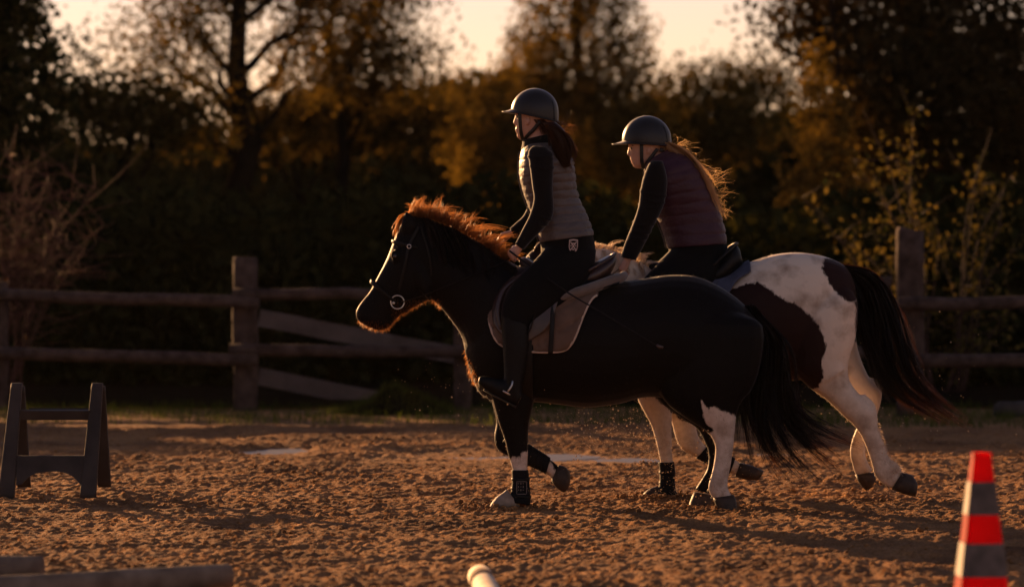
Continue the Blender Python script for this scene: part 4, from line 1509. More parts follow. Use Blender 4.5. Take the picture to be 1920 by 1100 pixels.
# brushing boots on the legs
def leg_boot(label, st, D, yc, emblem=None):
    t = thing('brushing_boot', label, 'leg boot', tuple(at(st[-1][0], st[-1][1], D) + np.array((0, yc, 0))), 'brushing boots on the horses')
    mb_ = MB()
    loft(mb_, st, D, yc, 18, 4, .007, 2.3)
    mb_.build('shell', M['boot_neoprene'], t)
    for k in (.28, .5, .72):
        i = k * (len(st) - 1)
        a = int(i)
        s = np.array(st[a]) * (1 - (i - a)) + np.array(st[min(a + 1, len(st) - 1)]) * (i - a)
        c, h = (at(s[0], s[1], D) + at(s[2], s[3], D)) / 2, (at(s[0], s[1], D) - at(s[2], s[3], D)) / 2
        L_ = np.linalg.norm(h)
        mb_ = MB()
        mb_.tube([c + h * (1 + .0085 / L_) * math.cos(q) + np.array((0, yc + (s[4] + .0085) * math.sin(q), 0)) for q in np.linspace(0, 2 * math.pi, 25)], .009, 6, .25)
        mb_.build('fastening_strap', M['leather_black'], t)
    if emblem:
        x0, y0, x1, y1 = emblem
        yv = -.052
        for (a, b, c_, d_) in ((x0, y0, x1, y0 + 1.6), (x0, y1 - 1.6, x1, y1), (x0, y0, x0 + 1.6, y1), (x1 - 1.6, y0, x1, y1)):
            p, q = at(a, d_, D), at(c_, b, D)
            m_ = MB()
            m_.hexa([(p[0], D + yc + yv + e, p[2]) if 0 else v for e in (0,) for v in
                     [(p[0], D + yc + yv, p[2]), (q[0], D + yc + yv, p[2]), (q[0], D + yc + yv + .004, p[2]), (p[0], D + yc + yv + .004, p[2]),
                      (p[0], D + yc + yv, q[2]), (q[0], D + yc + yv, q[2]), (q[0], D + yc + yv + .004, q[2]), (p[0], D + yc + yv + .004, q[2])]])
            m_.build('patch_border', M['patch_grey'], t, False)
        for k in range(9):
            a, b = x0 + 4 + 4.5 * (k % 3), y0 + 4.5 + 6 * (k // 3)
            p = at(a, b, D)
            MB().box((p[0], D + yc + yv + .002, p[2]), (.0035, .0022, .006 if k % 2 else .003)).build('patch_mark', M['patch_grey'], t, False)
    return t


leg_boot('black brushing boot with stitched patch on the planted foreleg of the black horse', [(961, 878, 988, 878, .040), (962, 893, 990, 893, .038), (961, 912, 991, 914, .039), (959, 927, 993, 931, .043), (960, 938, 991, 943, .041)], D1, -.125, (968, 898, 988, 923))
leg_boot('black brushing boot on the raised foreleg of the black horse', [(974, 866, 990, 835, .042), (992, 873, 1001, 842, .038), (1012, 882, 1019, 853, .037), (1024, 889, 1032, 862, .039)], D1, .125)
leg_boot('sandy black brushing boot on the planted foreleg of the pinto horse', [(1235, 864, 1260, 863, .041), (1237, 880, 1262, 880, .038), (1237, 902, 1262, 905, .039), (1234, 915, 1265, 924, .043), (1236, 924, 1262, 932, .040)], D2, -.125)
leg_boot('black brushing boot on the folded foreleg of the pinto horse', [(1308, 859, 1327, 838, .042), (1326, 868, 1337, 842, .039), (1350, 880, 1361, 854, .037), (1370, 889, 1380, 862, .039)], D2, .125)

# ================================================================ RIDERS
def hand(mb, wrist, f, u, sgn, k=1.0, curl=1.0):
    """gripping hand: palm, four bent fingers of unequal length, thumb; f forward, u back of the hand, thumb side = sgn * (u x f)"""
    f = np.array(f, float)
    f /= np.linalg.norm(f)
    u = np.array(u, float)
    u = u - f * np.dot(u, f)
    u /= np.linalg.norm(u)
    s = np.cross(u, f) * sgn
    w = np.array(wrist, float)
    rs = []
    for d, hw, ht in ((-.02, .026, .021), (.0, .027, .020), (.03, .036, .019), (.06, .041, .017), (.082, .040, .014)):
        rs.append([w + f * d * k + s * hw * k * math.cos(q) + u * ht * k * math.sin(q) for q in np.linspace(0, 2 * math.pi, 14, endpoint=False)])
    mb.rings(rs)
    for off, ln, rad in ((.030, .92, .0088), (.010, 1.0, .0090), (-.011, .94, .0086), (-.030, .75, .0078)):
        p = w + (f * .076 + s * off + u * .003) * k
        pts = [p - f * .012 * k, p]
        ang = 0
        for seg, da in ((.040, 48), (.026, 68), (.020, 45)):
            ang += math.radians(da) * curl
            p = p + (f * math.cos(ang) - u * math.sin(ang)) * seg * ln * k
            pts.append(p)
        mb.tube(list(smooth_path(pts, 3)), [rad * k * (1 - .22 * t) for t in np.linspace(0, 1, 13)], 8)
    p = w + (f * .022 + s * .026 - u * .004) * k
    pts = [p, p + (f * .030 + s * .018 - u * .016) * k, p + (f * .055 + s * .012 - u * .030) * k, p + (f * .070 - s * .004 - u * .036) * k]
    mb.tube(list(smooth_path(pts, 3)), [.0115 * k, .0112 * k, .011 * k, .0105 * k, .010 * k, .0098 * k, .0095 * k, .009 * k, .0085 * k, .008 * k], 8)


def puffy(name, st, D, m, parent, rows, grow, cols=11, k=6, n=66, puff=.010, brick=True):
    """quilted down vest: horizontal channels, staggered cross seams"""
    S = smooth_path([tuple(t) + ((0.0,) if len(t) == 5 else ()) for t in st], k)
    Ltot = np.concatenate([[0], np.cumsum(np.hypot(np.diff((S[:, 0] + S[:, 2]) / 2), np.diff((S[:, 1] + S[:, 3]) / 2)))])
    Ltot /= Ltot[-1]
    S = np.array([[np.interp(q, Ltot, S[:, c]) for c in range(6)] for q in np.linspace(0, 1, rows * 9 + 1)])
    rings = []
    for i, (x1, y1, x2, y2, w, yo) in enumerate(S):
        q0 = i / 9.0
        row = int(q0)
        a = abs(math.sin(math.pi * q0)) ** .5
        p, q = at(x1, y1, D), at(x2, y2, D)
        c, h = (p + q) / 2, (p - q) / 2
        L = np.linalg.norm(h)
        r = []
        for j in range(n):
            th = 2 * math.pi * j / n
            ph = th * cols / (2 * math.pi) + (.5 * (row % 2) if brick else 0)
            b = abs(math.sin(math.pi * ph)) ** .4 if brick else 1
            g = grow + puff * (.30 + .35 * (1 - math.cos(th))) * a * (.45 + .55 * b) + .003 * mnoise.noise(Vector((j * .35, i * .25, row)))
            cs, sn = math.cos(th), math.sin(th)
            cs = math.copysign(abs(cs) ** (2 / 2.3), cs)
            sn = math.copysign(abs(sn) ** (2 / 2.3), sn)
            r.append(c + h * (L + g) / L * cs + np.array((0, yo + (w + g) * sn, 0)))
        rings.append(r)
    mb_ = MB()
    mb_.rings(rings)
    return mb_.build(name, m, parent)


def helmet(parent, cx, cy, D, a_px, c_px, b, tilt, rim_front, rim_back, visor_px):
    """riding helmet: shell, peak, trim band, dial; tilt in degrees nose-down"""
    k = D / F_PX
    a, c = a_px * k, c_px * k
    O = at(cx, cy, D)
    R = Matrix.Rotation(math.radians(-tilt), 3, 'Y')
    W_ = lambda x, y, z: O + np.array(R @ Vector((x, y, z)))
    n = 44
    def rim_z(th):                         # th = 0 at the back (+x), pi at the brow
        t = .5 - .5 * math.cos(th)
        return (rim_back + (rim_front - rim_back) * t) * k
    rings = []
    for s in np.linspace(.04, 1, 16):
        r = []
        for j in range(n):
            th = 2 * math.pi * j / n
            z0 = rim_z(th)
            zz_ = c * math.cos(s * math.acos(np.clip(z0 / c, -.9, .9)))
            rho = math.sqrt(max(0, 1 - (zz_ / c) ** 2)) if zz_ > 0 else (1 - .10 * (zz_ / c) ** 2)
            xx_ = a * rho * math.cos(th)
            r.append(W_(xx_, b * rho * math.sin(th), zz_))
        rings.append(r)
    last = rings[-1]
    cen = np.mean(last, axis=0)
    rings.append([cen + (p - cen) * .90 for p in last])
    rings.append([cen + (p - cen) * .86 + (O - cen) * .25 for p in last])
    m_ = MB()
    m_.rings(rings)
    sh = m_.build('helmet', M['helmet'], parent)
    # peak
    m_ = MB()
    rs = []
    for th in np.linspace(math.pi - 1.12, math.pi + 1.12, 17):
        z0 = rim_z(th)
        p0 = np.array((a * .97 * math.cos(th), b * .97 * math.sin(th), z0 + .010))
        ext = visor_px * k * max(0, math.cos((th - math.pi) * 1.40)) ** .8 + .004
        prof_ = [(0, .010), (.35, .002), (.75, -.003), (1, -.003), (1, -.007), (.7, -.008), (.3, -.006), (0, -.004)]
        rs.append([W_(p0[0] - ext * e, p0[1] * (1 + .10 * e * (ext / .08)), p0[2] + dz) for e, dz in prof_])
    m_.rings(rs)
    m_.build('peak', M['helmet'], sh)
    # trim around the rim
    m_ = MB()
    m_.tube([W_(a * 1.004 * math.cos(th), b * 1.004 * math.sin(th), rim_z(th) + .004) for th in np.linspace(0, 2 * math.pi, 45)], .0055, 7)
    m_.build('rim_trim', M['helmet_trim'], sh)
    # centre vent strip and side seam
    for sd in (-1, 1):
        m_ = MB()
        P = []
        for s in np.linspace(.55, .98, 8):
            th = .62 * sd
            z0 = rim_z(th)
            zz_ = c * math.cos(s * math.acos(np.clip(z0 / c, -.9, .9)))
            rho = math.sqrt(max(0, 1 - (zz_ / c) ** 2)) if zz_ > 0 else 1
            P.append(W_(a * rho * math.cos(th) * 1.003, b * rho * math.sin(th) * 1.003, zz_))
        m_.tube(P, .0035, 6)
        m_.build('side_seam', M['helmet_trim'], sh)
    # harness at the nape with dial
    m_ = MB()
    m_.tube([W_(a * .86 * math.cos(th), b * .80 * math.sin(th), rim_back * k - .008 - .012 * math.cos(th)) for th in np.linspace(-1.0, 1.0, 15)], .012, 8, .4, (0, 0, 1))
    m_.tube([W_(a * .84, 0, rim_back * k - .02), W_(a * .92, 0, rim_back * k - .02)], .014, 10)
    m_.build('harness', M['helmet_trim'], sh)
    return sh


def rider(label, base, D, spec):
    p = thing('person', label, 'person', base, 'riders')
    g = spec
    # ---- body: one continuous skin from head to feet
    mb_ = MB()
    loft(mb_, g['torso'] + g['pelvis'], D, 0, 22, 3, -.016)
    loft(mb_, g['neck'], D, 0, 16, 3)
    loft(mb_, g['head'], D, 0, 24, 4, 0, 2.2)
    for feat in g['face']:
        loft(mb_, feat, D, 0, 10, 3)
    for (px, py) in g['ear']:
        for sd in (-1, 1):
            loft(mb_, [(px - 4, py - 6, px + 3, py - 7, .006), (px - 4.5, py, px + 4, py - 1, .012), (px - 3.5, py + 6, px + 1.5, py + 5, .007)], D, sd * .074, 10, 3)
    for arm, yc in g['arms']:
        loft(mb_, arm, D, yc, 14, 3, -.009)
    for h in g['hands']:
        hand(mb_, *h)
    for sd in (-1, 1):
        loft(mb_, [t[:5] + (t[5] * sd,) for t in g['thigh']], D, 0, 16, 3, -.012)
        loft(mb_, [t[:5] + (t[5] * sd,) for t in g['calf']], D, 0, 14, 3, -.012)
        loft(mb_, [t[:5] + (t[5] * sd,) for t in g['foot']], D, 0, 12, 3, -.010)
    body = fuse('body', mb_, .0048, M['skin'], p, 3, keep=.3)
    # ---- clothing
    mb_ = MB()
    loft(mb_, g['torso'], D, 0, 22, 3, -.006)
    loft(mb_, g['collar'], D, 0, 18, 3, .004)
    for arm, yc in g['arms']:
        loft(mb_, arm, D, yc, 16, 4, 0)
    # cloth folds along the sleeves
    for arm, yc in g['arms']:
        S = smooth_path(arm, 4)
        for i in sorted(rng.choice(np.arange(4, len(S) - 2), 6, replace=False)):
            s = S[i]
            c = (at(s[0], s[1], D) + at(s[2], s[3], D)) / 2
            h = (at(s[0], s[1], D) - at(s[2], s[3], D)) / 2
            tl = rng.normal() * .5
            mb_.tube([c + h * 1.02 * math.cos(q + tl) + np.array((0, yc + (s[4] + .001) * math.sin(q + tl), 0)) + np.array((0, 0, .012 * math.sin(q))) for q in np.linspace(rng.random() * 3, rng.random() * 2 + 4.2, 16)], .0045 + .003 * rng.random(), 6)
    fuse('sweater', mb_, .0065, M['shirt'], p, 4, keep=.5)
    mb_ = MB()
    loft(mb_, g['pelvis'], D, 0, 22, 3, -.002)
    for sd in (-1, 1):
        loft(mb_, [t[:5] + (t[5] * sd,) for t in g['thigh']], D, 0, 18, 3, 0)
    fuse('breeches', mb_, .010, M['breeches'], p, 4)
    for sd in (-1, 1):
        mb_ = MB()
        loft(mb_, [t[:5] + (t[5] * sd,) for t in g['calf']], D, 0, 16, 3, .002)
        loft(mb_, [t[:5] + (t[5] * sd,) for t in g['foot']], D, 0, 14, 3, 0)
        bt = fuse('riding_boot', mb_, .009, M['boots'], p, 3)
        f0, f1 = g['foot'][0], g['foot'][-2]
        a, b = at(f0[2], f0[3], D), at(f1[2], f1[3], D)
        m_ = MB()
        m_.tube([a + (b - a) * t + np.array((0, f0[5] * sd, -.004)) for t in (0, .3, .6, 1)], [.034, .032, .038, .03], 8, .22, (0, 1, 0))
        m_.build('sole', M['helmet_trim'], bt)
    puffy('vest', g['torso'], D, M[g['vest']], p, g['rows'], .002, g.get('cols', 11), puff=g['puff'], brick=g['brick'])
    mb_ = MB()
    loft(mb_, g['collar'], D, 0, 20, 4, .010)
    mb_.build('collar', M['shirt'] if g['vest'] == 'vest_grey' else M['vest_plum'], p)
    # zip along the front edge
    zp = smooth_path([at(t[0], t[1], D) + np.array((-.012, 0, 0)) for t in g['torso'][1:]], 3)
    MB().tube(list(zp), .0045, 6).build('zip', M['patch_grey'], p)
    hl = helmet(p, *g['helmet'])
    for sd in (-1, 1):
        for i, pts in enumerate(g['straps']):
            strap('chin_strap', [at(x, y, D) + np.array((0, sd * w, 0)) for x, y, w in pts], M['helmet_trim'], hl, .011, .3, (1, 0, 0))
    ex, ey, ew = g['eye']
    for sd in (-1, 1):
        c = at(ex, ey, D) + np.array((0, sd * ew, 0))
        mk('eye', [c + np.array(q) * .010 for q in IV], [tuple(f) for f in IF], M['eye'], p)
        e = MB()
        e.tube([c + np.array((-.004, -sd * .018, .016)), c + np.array((-.004, 0, .020)), c + np.array((.008, sd * .018, .014))], .0035, 5)
        e.build('eyebrow', M['brown_hair'], p)
    return p


r1 = dict(
    torso=[(986, 270, 1040, 268, .09), (978, 284, 1062, 280, .155), (975, 303, 1072, 299, .185), (975, 330, 1076, 322, .185), (981, 358, 1079, 350, .165), (990, 384, 1086, 377, .150), (1000, 410, 1098, 401, .155), (1007, 434, 1107, 425, .175), (1013, 454, 1112, 441, .185)],
    pelvis=[(1012, 440, 1108, 430, .17), (1013, 458, 1114, 446, .185), (1014, 480, 1117, 468, .185), (1020, 505, 1112, 495, .165), (1040, 520, 1095, 515, .12)],
    neck=[(986, 240, 1022, 235, .055), (987, 255, 1026, 252, .056), (988, 272, 1034, 268, .065), (990, 285, 1040, 282, .08)],
    collar=[(983, 262, 1026, 252, .066), (982, 270, 1034, 262, .076), (980, 280, 1044, 274, .095)],
    head=[(990, 174, 1020, 174, .045), (977, 184, 1034, 184, .066), (969, 198, 1040, 198, .076), (966.5, 211, 1041, 210, .078), (968, 219, 1041, 218, .076), (967, 230, 1038, 228, .072), (967.5, 240, 1030, 238, .066), (969, 250, 1016, 248, .056), (972, 258, 1003, 256, .042), (978, 262, 994, 261, .022)],
    face=[[(966.5, 214, 972, 214, .008), (965, 221, 973, 222, .011), (962.4, 228, 973, 230, .015), (962.2, 231.5, 972, 233, .017), (966, 235, 972, 235.5, .012)],
          [(966.6, 240.5, 974, 240, .018), (965.6, 242.5, 974, 243, .022), (967, 244.5, 974, 245, .018)], [(967.3, 245, 974, 245, .016), (966.5, 247, 974, 248, .020), (968.5, 249.5, 974, 250, .015)],
          [(969, 252.5, 980, 252, .018), (969.5, 257, 982, 257, .022), (974, 261.5, 984, 262, .016)], [(965.8, 211, 975, 209, .05), (966, 213.5, 975, 214, .046), (969, 216, 976, 217, .03)]],
    ear=[(990, 229)],
    arms=[([(998, 275, 1024, 277, .026), (990, 285, 1033, 287, .050), (991, 302, 1037, 302, .064), (994, 325, 1037, 328, .060), (997, 350, 1036, 355, .054), (1000, 374, 1038, 395, .051), (992, 404, 1030, 416, .047), (980, 428, 1008, 440, .041), (970, 448, 988, 461, .035), (965, 457, 981, 469, .032)], -.195),
          ([(998, 275, 1024, 277, .026), (990, 285, 1033, 287, .050), (990, 302, 1034, 302, .062), (990, 325, 1030, 328, .058), (990, 350, 1026, 355, .052), (992, 376, 1022, 396, .049), (982, 402, 1008, 420, .045), (966, 418, 984, 438, .038), (955, 428, 966, 446, .031)], .185)],
    hands=[(at(974, 463, D1) + np.array((0, -.195, 0)), (-.62, .30, -.62), (-.5, -.75, .15), -1, .92, .95), (at(962, 437, D1) + np.array((0, .185, 0)), (-.93, -.22, -.22), (-.10, .35, .95), -1, .95, .75)],
    thigh=[(1034, 452, 1118, 468, .10, .06), (1018, 470, 1110, 508, .105, .14), (998, 492, 1072, 560, .092, .22), (966, 524, 1026, 588, .078, .27), (946, 556, 998, 604, .068, .29), (940, 584, 992, 616, .062, .305), (941, 602, 990, 626, .058, .31)],
    calf=[(940, 586, 991, 606, .060, .305), (941, 612, 991, 630, .062, .31), (943, 645, 990, 655, .059, .315), (945, 680, 984, 686, .050, .32), (946, 706, 979, 710, .044, .325), (947, 726, 977, 732, .042, .325), (952, 738, 976, 744, .038, .325)],
    foot=[(981, 734, 968, 757, .034, .325), (962, 714, 951, 751, .039, .328), (936, 706, 928, 739, .043, .333), (913, 701, 908, 725, .042, .338), (899, 702, 897, 715, .028, .34)],
    vest='vest_grey', rows=12, cols=11, puff=.0080, brick=True,
    helmet=(1002.5, 209, D1, 44.5, 43.5, .112, 3, 1, -24, 17),
    straps=[[(974, 212, .080), (975, 230, .076), (977, 250, .060), (981, 264, .015)], [(1012, 228, .078), (1002, 242, .070), (990, 254, .058), (982, 263, .02)]],
    eye=(970.5, 219.5, .034))
ride1 = rider('rider in taupe quilted vest and charcoal helmet on the black horse', (float(at(1050, 500, D1)[0]), D1, float(at(1050, 505, D1)[2])), D1, r1)
# shield emblem on the breeches
E0 = at(1074, 462, D1)
ey_ = D1 - .192
def shield(name, k, dy, m, parent):
    out = [(-.026, .040), (0, .044), (.026, .040), (.027, .0), (.022, -.022), (.012, -.034), (0, -.043), (-.012, -.034), (-.022, -.022), (-.027, .0)]
    R = lambda x, z, d: (E0[0] + k * (x + .04 * z), ey_ + dy + d - .15 * (z), E0[2] + k * z)
    v = [R(x, z, -.002) for x, z in out] + [R(x, z, .004) for x, z in out]
    n_ = len(out)
    fs = [tuple(range(n_)), tuple(range(2 * n_ - 1, n_ - 1, -1))] + [(i, i + n_, (i + 1) % n_ + n_, (i + 1) % n_) for i in range(n_)]
    return mk(name, v, fs, m, parent, False)
br1 = [c for c in ride1.children if c.name.startswith('breeches')][0]
shield('shield_emblem', 1.0, -.000, M['patch_pale'], br1)
shield('shield_field', .80, -.003, M['breeches'], br1)
for (x0, z0, x1, z1, r) in ((-.018, .028, .018, -.024, .0032), (.018, .028, -.018, -.024, .0032), (-.009, .018, .009, .018, .004), (-.006, -.018, .006, -.018, .004), (-.017, .004, -.011, .004, .004), (.011, .004, .017, .004, .004)):
    a = (E0[0] + x0 + .04 * z0, ey_ - .0062 - .15 * z0, E0[2] + z0)
    b = (E0[0] + x1 + .04 * z1, ey_ - .0062 - .15 * z1, E0[2] + z1)
    MB().tube([a, b], r, 6, .5).build('emblem_mark', M['patch_pale'], br1, False)
# ponytail
core = MB()
loft(core, [(1018, 232, 1040, 230, .05), (1024, 246, 1052, 240, .055), (1030, 264, 1066, 258, .055), (1036, 285, 1071, 280, .05), (1044, 304, 1069, 300, .04), (1056, 316, 1070, 313, .02)], D1, -.155, 14, 3)
core.build('hair_mass', M['brown_hair'], ride1)
c = strands([[(1030, 236), (1056, 248), (1070, 268), (1075, 288), (1070, 304), (1078, 322)], [(1028, 240), (1046, 258), (1056, 282), (1058, 300), (1066, 320)], [(1022, 246), (1034, 268), (1042, 292), (1046, 312)]],
            2400, D1, .010, .016, 9, (.05, .05, -.155), .6, 1.06, 70)
c2 = strands([[(1040, 234), (1052, 226), (1062, 212)], [(1042, 238), (1060, 236), (1072, 228)], [(1046, 246), (1066, 250), (1078, 242)]], 40, D1, .012, .03, 9, (.03, .05, -.06), .6, 1.1)
ribbons('ponytail', np.concatenate([c, c2]), np.full(2440, .0026), M['brown_hair'], ride1)
c = strands([[(1000, 225), (1012, 240), (1020, 256)], [(1020, 225), (1032, 240), (1036, 258)]], 900, D1, .008, .008, 8, (.082, .07, 0), .7, 1.0)
ribbons('nape_hair', c, np.full(900, .003), M['brown_hair'], ride1)

crop = thing('riding_crop', 'thin black riding crop in the front rider\'s hand', 'riding crop', tuple(at(966, 478, D1) + np.array((0, -.2, 0))))
P = smooth_path([at(x, y, D1) + np.array((0, yv, 0)) for x, y, yv in ((955, 470, -.2), (985, 492, -.24), (1060, 545, -.36), (1140, 592, -.40), (1212, 636, -.41), (1226, 643, -.41))], 5)
MB().tube(list(P), list(np.linspace(.006, .003, len(P))), 6).build('shaft', M['leather_black'], crop)
MB().tube([P[-1], P[-1] + np.array((.02, 0, -.012)), P[-1] + np.array((.04, 0, -.015))], [.008, .011, .008], 6, .3).build('tongue', M['leather'], crop)

r2 = dict(
    torso=[(1208, 306, 1262, 282, .09), (1210, 322, 1290, 294, .15), (1213, 346, 1311, 319, .185), (1220, 372, 1328, 350, .18), (1228, 398, 1341, 382, .165), (1237, 420, 1352, 410, .160), (1246, 442, 1358, 435, .17), (1252, 465, 1361, 457, .18)],
    pelvis=[(1250, 450, 1356, 440, .165), (1253, 470, 1364, 462, .18), (1256, 488, 1366, 480, .18), (1264, 508, 1362, 503, .16), (1284, 522, 1344, 520, .12)],
    neck=[(1203, 288, 1245, 275, .055), (1208, 302, 1252, 284, .056), (1212, 316, 1262, 292, .066), (1214, 328, 1272, 304, .08)],
    collar=[(1212, 302, 1258, 277, .068), (1210, 310, 1268, 284, .078), (1210, 320, 1280, 292, .096)],
    head=[(1197, 232, 1228, 226, .045), (1185, 244, 1243, 236, .066), (1179, 258, 1252, 250, .076), (1178.5, 271, 1254, 262, .078), (1180, 279, 1253, 270, .076), (1180.5, 289, 1249, 279, .072), (1182, 298, 1241, 288, .066), (1184.5, 306, 1228, 298, .056), (1189, 312, 1215, 307, .042), (1196, 315.5, 1208, 313, .022)],
    face=[[(1178.5, 274, 1185, 274, .008), (1177.6, 281, 1186, 281, .011), (1176, 286.5, 1186, 289, .015), (1176.3, 290, 1186, 292, .017), (1181, 294, 1187, 294, .012)],
          [(1181.3, 297, 1189, 297, .018), (1181.5, 299, 1189, 300, .022), (1184, 301, 1190, 301, .018)], [(1183.4, 302, 1190, 301, .016), (1183.4, 304, 1190, 304, .020), (1186, 306, 1191, 306, .015)],
          [(1186.2, 308, 1198, 307, .018), (1188, 313, 1199, 312, .022), (1194, 316, 1202, 316, .016)], [(1177.6, 271, 1187, 268, .05), (1178.4, 274, 1187, 273, .046), (1181.5, 276, 1188, 276, .03)]],
    ear=[(1216, 283)],
    arms=[([(1218, 303, 1240, 303, .026), (1211, 314, 1244, 314, .050), (1203, 336, 1249, 338, .064), (1198, 360, 1247, 366, .063), (1195, 385, 1240, 392, .058), (1187, 412, 1228, 416, .053), (1177, 437, 1215, 441, .049), (1168, 460, 1203, 465, .044), (1162, 482, 1190, 488, .038)], -.19),
          ([(1218, 303, 1240, 303, .026), (1212, 314, 1244, 314, .050), (1206, 336, 1246, 338, .060), (1202, 360, 1244, 366, .058), (1199, 385, 1238, 392, .054), (1190, 412, 1226, 416, .049), (1180, 437, 1212, 441, .045), (1172, 460, 1200, 465, .040), (1166, 480, 1188, 486, .034)], .18)],
    hands=[(at(1175, 487, D2) + np.array((0, -.19, 0)), (-.45, .25, -.85), (-.75, -.55, .2), -1, .92, .95), (at(1170, 485, D2) + np.array((0, .18, 0)), (-.45, -.25, -.85), (-.75, .55, .2), 1, .92, .95)],
    thigh=[(1262, 462, 1364, 474, .10, .06), (1246, 480, 1340, 524, .105, .14), (1222, 502, 1300, 566, .092, .22), (1192, 534, 1250, 592, .078, .27), (1172, 562, 1222, 606, .068, .29), (1166, 588, 1216, 618, .062, .305), (1166, 606, 1214, 628, .058, .31)],
    calf=[(1166, 590, 1216, 608, .060, .305), (1167, 615, 1215, 632, .062, .31), (1169, 645, 1214, 655, .059, .315), (1171, 678, 1208, 684, .050, .32), (1172, 700, 1203, 704, .044, .325), (1173, 716, 1201, 722, .042, .325), (1177, 728, 1200, 734, .038, .325)],
    foot=[(1204, 724, 1192, 746, .034, .325), (1186, 705, 1175, 740, .039, .328), (1161, 697, 1153, 729, .043, .333), (1139, 693, 1134, 716, .042, .338), (1126, 694, 1124, 706, .028, .34)],
    vest='vest_plum', rows=9, cols=9, puff=.007, brick=False,
    helmet=(1212.5, 262, D2, 46, 45, .114, 6, -3, -18, 20),
    straps=[[(1202, 270, .080), (1202, 288, .076), (1203, 304, .060), (1206, 317, .018)], [(1232, 280, .078), (1222, 293, .070), (1212, 306, .058), (1207, 316, .02)]],
    eye=(1184, 278, .034))
ride2 = rider('rider in dark plum vest leaning forward on the pinto horse', (float(at(1310, 500, D2)[0]), D2, float(at(1310, 505, D2)[2])), D2, r2)
c = strands([[(1254, 266), (1282, 280), (1308, 306), (1328, 338), (1344, 372), (1358, 402)], [(1252, 272), (1276, 286), (1300, 312), (1320, 342), (1334, 366), (1348, 390)], [(1248, 278), (1268, 296), (1290, 322), (1306, 346)]],
            2300, D2, .010, .016, 9, (.045, .075, -.03), .5, 1.08, 70)
core = MB()
loft(core, [(1238, 270, 1254, 266, .05), (1252, 286, 1270, 278, .055), (1272, 306, 1294, 299, .05), (1290, 328, 1310, 326, .03), (1304, 346, 1316, 344, .01)], D2, -.03, 14, 3)
core.build('hair_mass', M['blonde_hair'], ride2)
c2 = strands([[(1262, 272), (1270, 262), (1284, 266)], [(1296, 290), (1320, 318), (1348, 322)], [(1310, 310), (1330, 345), (1352, 336)], [(1320, 325), (1338, 375), (1360, 368)], [(1330, 345), (1350, 400), (1358, 408)]],
             190, D2, .014, .045, 9, (.05, .06, -.02), .6, 1.25)
ribbons('long_hair', np.concatenate([c, c2]), np.full(2490, .0024), M['blonde_hair'], ride2)
c = strands([[(1226, 268), (1236, 280), (1246, 292)], [(1244, 266), (1256, 276), (1264, 288)]], 700, D2, .008, .008, 8, (.08, .07, 0), .7, 1.0)
ribbons('nape_hair', c, np.full(700, .003), M['blonde_hair'], ride2)

# ================================================================ ARENA THINGS
M['plastic'] = mat('scuffed_dark_grey_plastic', (.020, .0160, .0140), .6, .2, color2=(.042, .034, .029), scale=6, bump=.15, bscale=50)
M['cone_red'] = mat('red_cone_plastic', (.42, .003, .007), .5, .2, var=.12, scale=9, trans=.68, trans_col=(.95, .003, .028))
M['cone_grey'] = mat('grimy_reflective_band', (.050, .040, .034), .6, .3, color2=(.125, .100, .088), scale=14, bump=.1, bscale=60)
M['pole_a'] = mat('weathered_pole_paint', (.12, .085, .062), .9, .1, color2=(.24, .178, .13), scale=7, bump=.4, bscale=35)
M['pole_w'] = mat('cream_flaking_pole', (.50, .40, .29), .75, .2, color2=(.72, .62, .48), scale=10, bump=.4, bscale=30)

# A-frame jump stand
dj = 24.15
js = thing('jump_stand', 'dark grey plastic A-frame jump stand on the sand at the left', 'jump stand', (float(at(100, 928, dj)[0]), dj, 0))
kz = dj / F_PX
def jp(px, py, y):
    q = at(px, py, dj)
    return np.array((q[0], dj + y, q[2]))
def beam(name, a, b, wx, wy, wx2=None, wy2=None, parent=js, m=None, bev=.35):
    """rounded rectangular leg from a to b"""
    a, b = np.array(a, float), np.array(b, float)
    rs = []
    n = 16
    for t in (-.004, 0, .06, .5, .94, 1, 1.004):
        k = .82 if t in (-.004, 1.004) else 1
        x_, y_ = (wx + ((wx2 or wx) - wx) * t) * k, (wy + ((wy2 or wy) - wy) * t) * k
        c = a + (b - a) * t
        r = []
        for q in np.linspace(0, 2 * math.pi, n, endpoint=False):
            cs, sn = math.cos(q), math.sin(q)
            r.append(c + np.array((x_ * math.copysign(abs(cs) ** bev, cs), y_ * math.copysign(abs(sn) ** bev, sn), 0)))
        rs.append(r)
    mb_ = MB()
    mb_.rings(rs)
    return mb_.build(name, m or M['plastic'], parent)
hw = 11.5 * kz
for (tx, bx) in ((33, 20), (184, 172)):
    beam('front_leg', jp(bx, 930, -.22), jp(tx, 718, -.035), hw * 1.35, .028, hw * .92, .022)
    beam('rear_leg', jp(bx + 17, 916, .22), jp(tx + 2, 724, .03), hw * 1.1, .026, hw * .9, .02)
def yf(py):
    return -.035 - .185 * (py - 718) / 212
MB().box((jp(108, 776, 0)[0], dj + yf(776), jp(0, 776, 0)[2]), (66 * kz, .014, 9 * kz), Matrix.Rotation(.26, 3, 'X')).build('upper_rung', M['plastic'], js, False)
m_ = MB()
n = 24
x0_, x1_ = 38, 168
top, bot = [], []
for i in range(n + 1):
    t = i / n
    x = x0_ + (x1_ - x0_) * t
    arch = 904 - 24 * max(0, 1 - abs((t - .5) / .42) ** 3)
    top.append(jp(x, 851, yf(851)))
    bot.append(jp(x, arch, yf(arch)))
rs = [[a + np.array((0, -.014, 0)), a + np.array((0, .014, 0)), b + np.array((0, .014, 0)), b + np.array((0, -.014, 0))] for a, b in zip(top, bot)]
m_.rings(rs)
m_.build('lower_rung', M['plastic'], js, False)
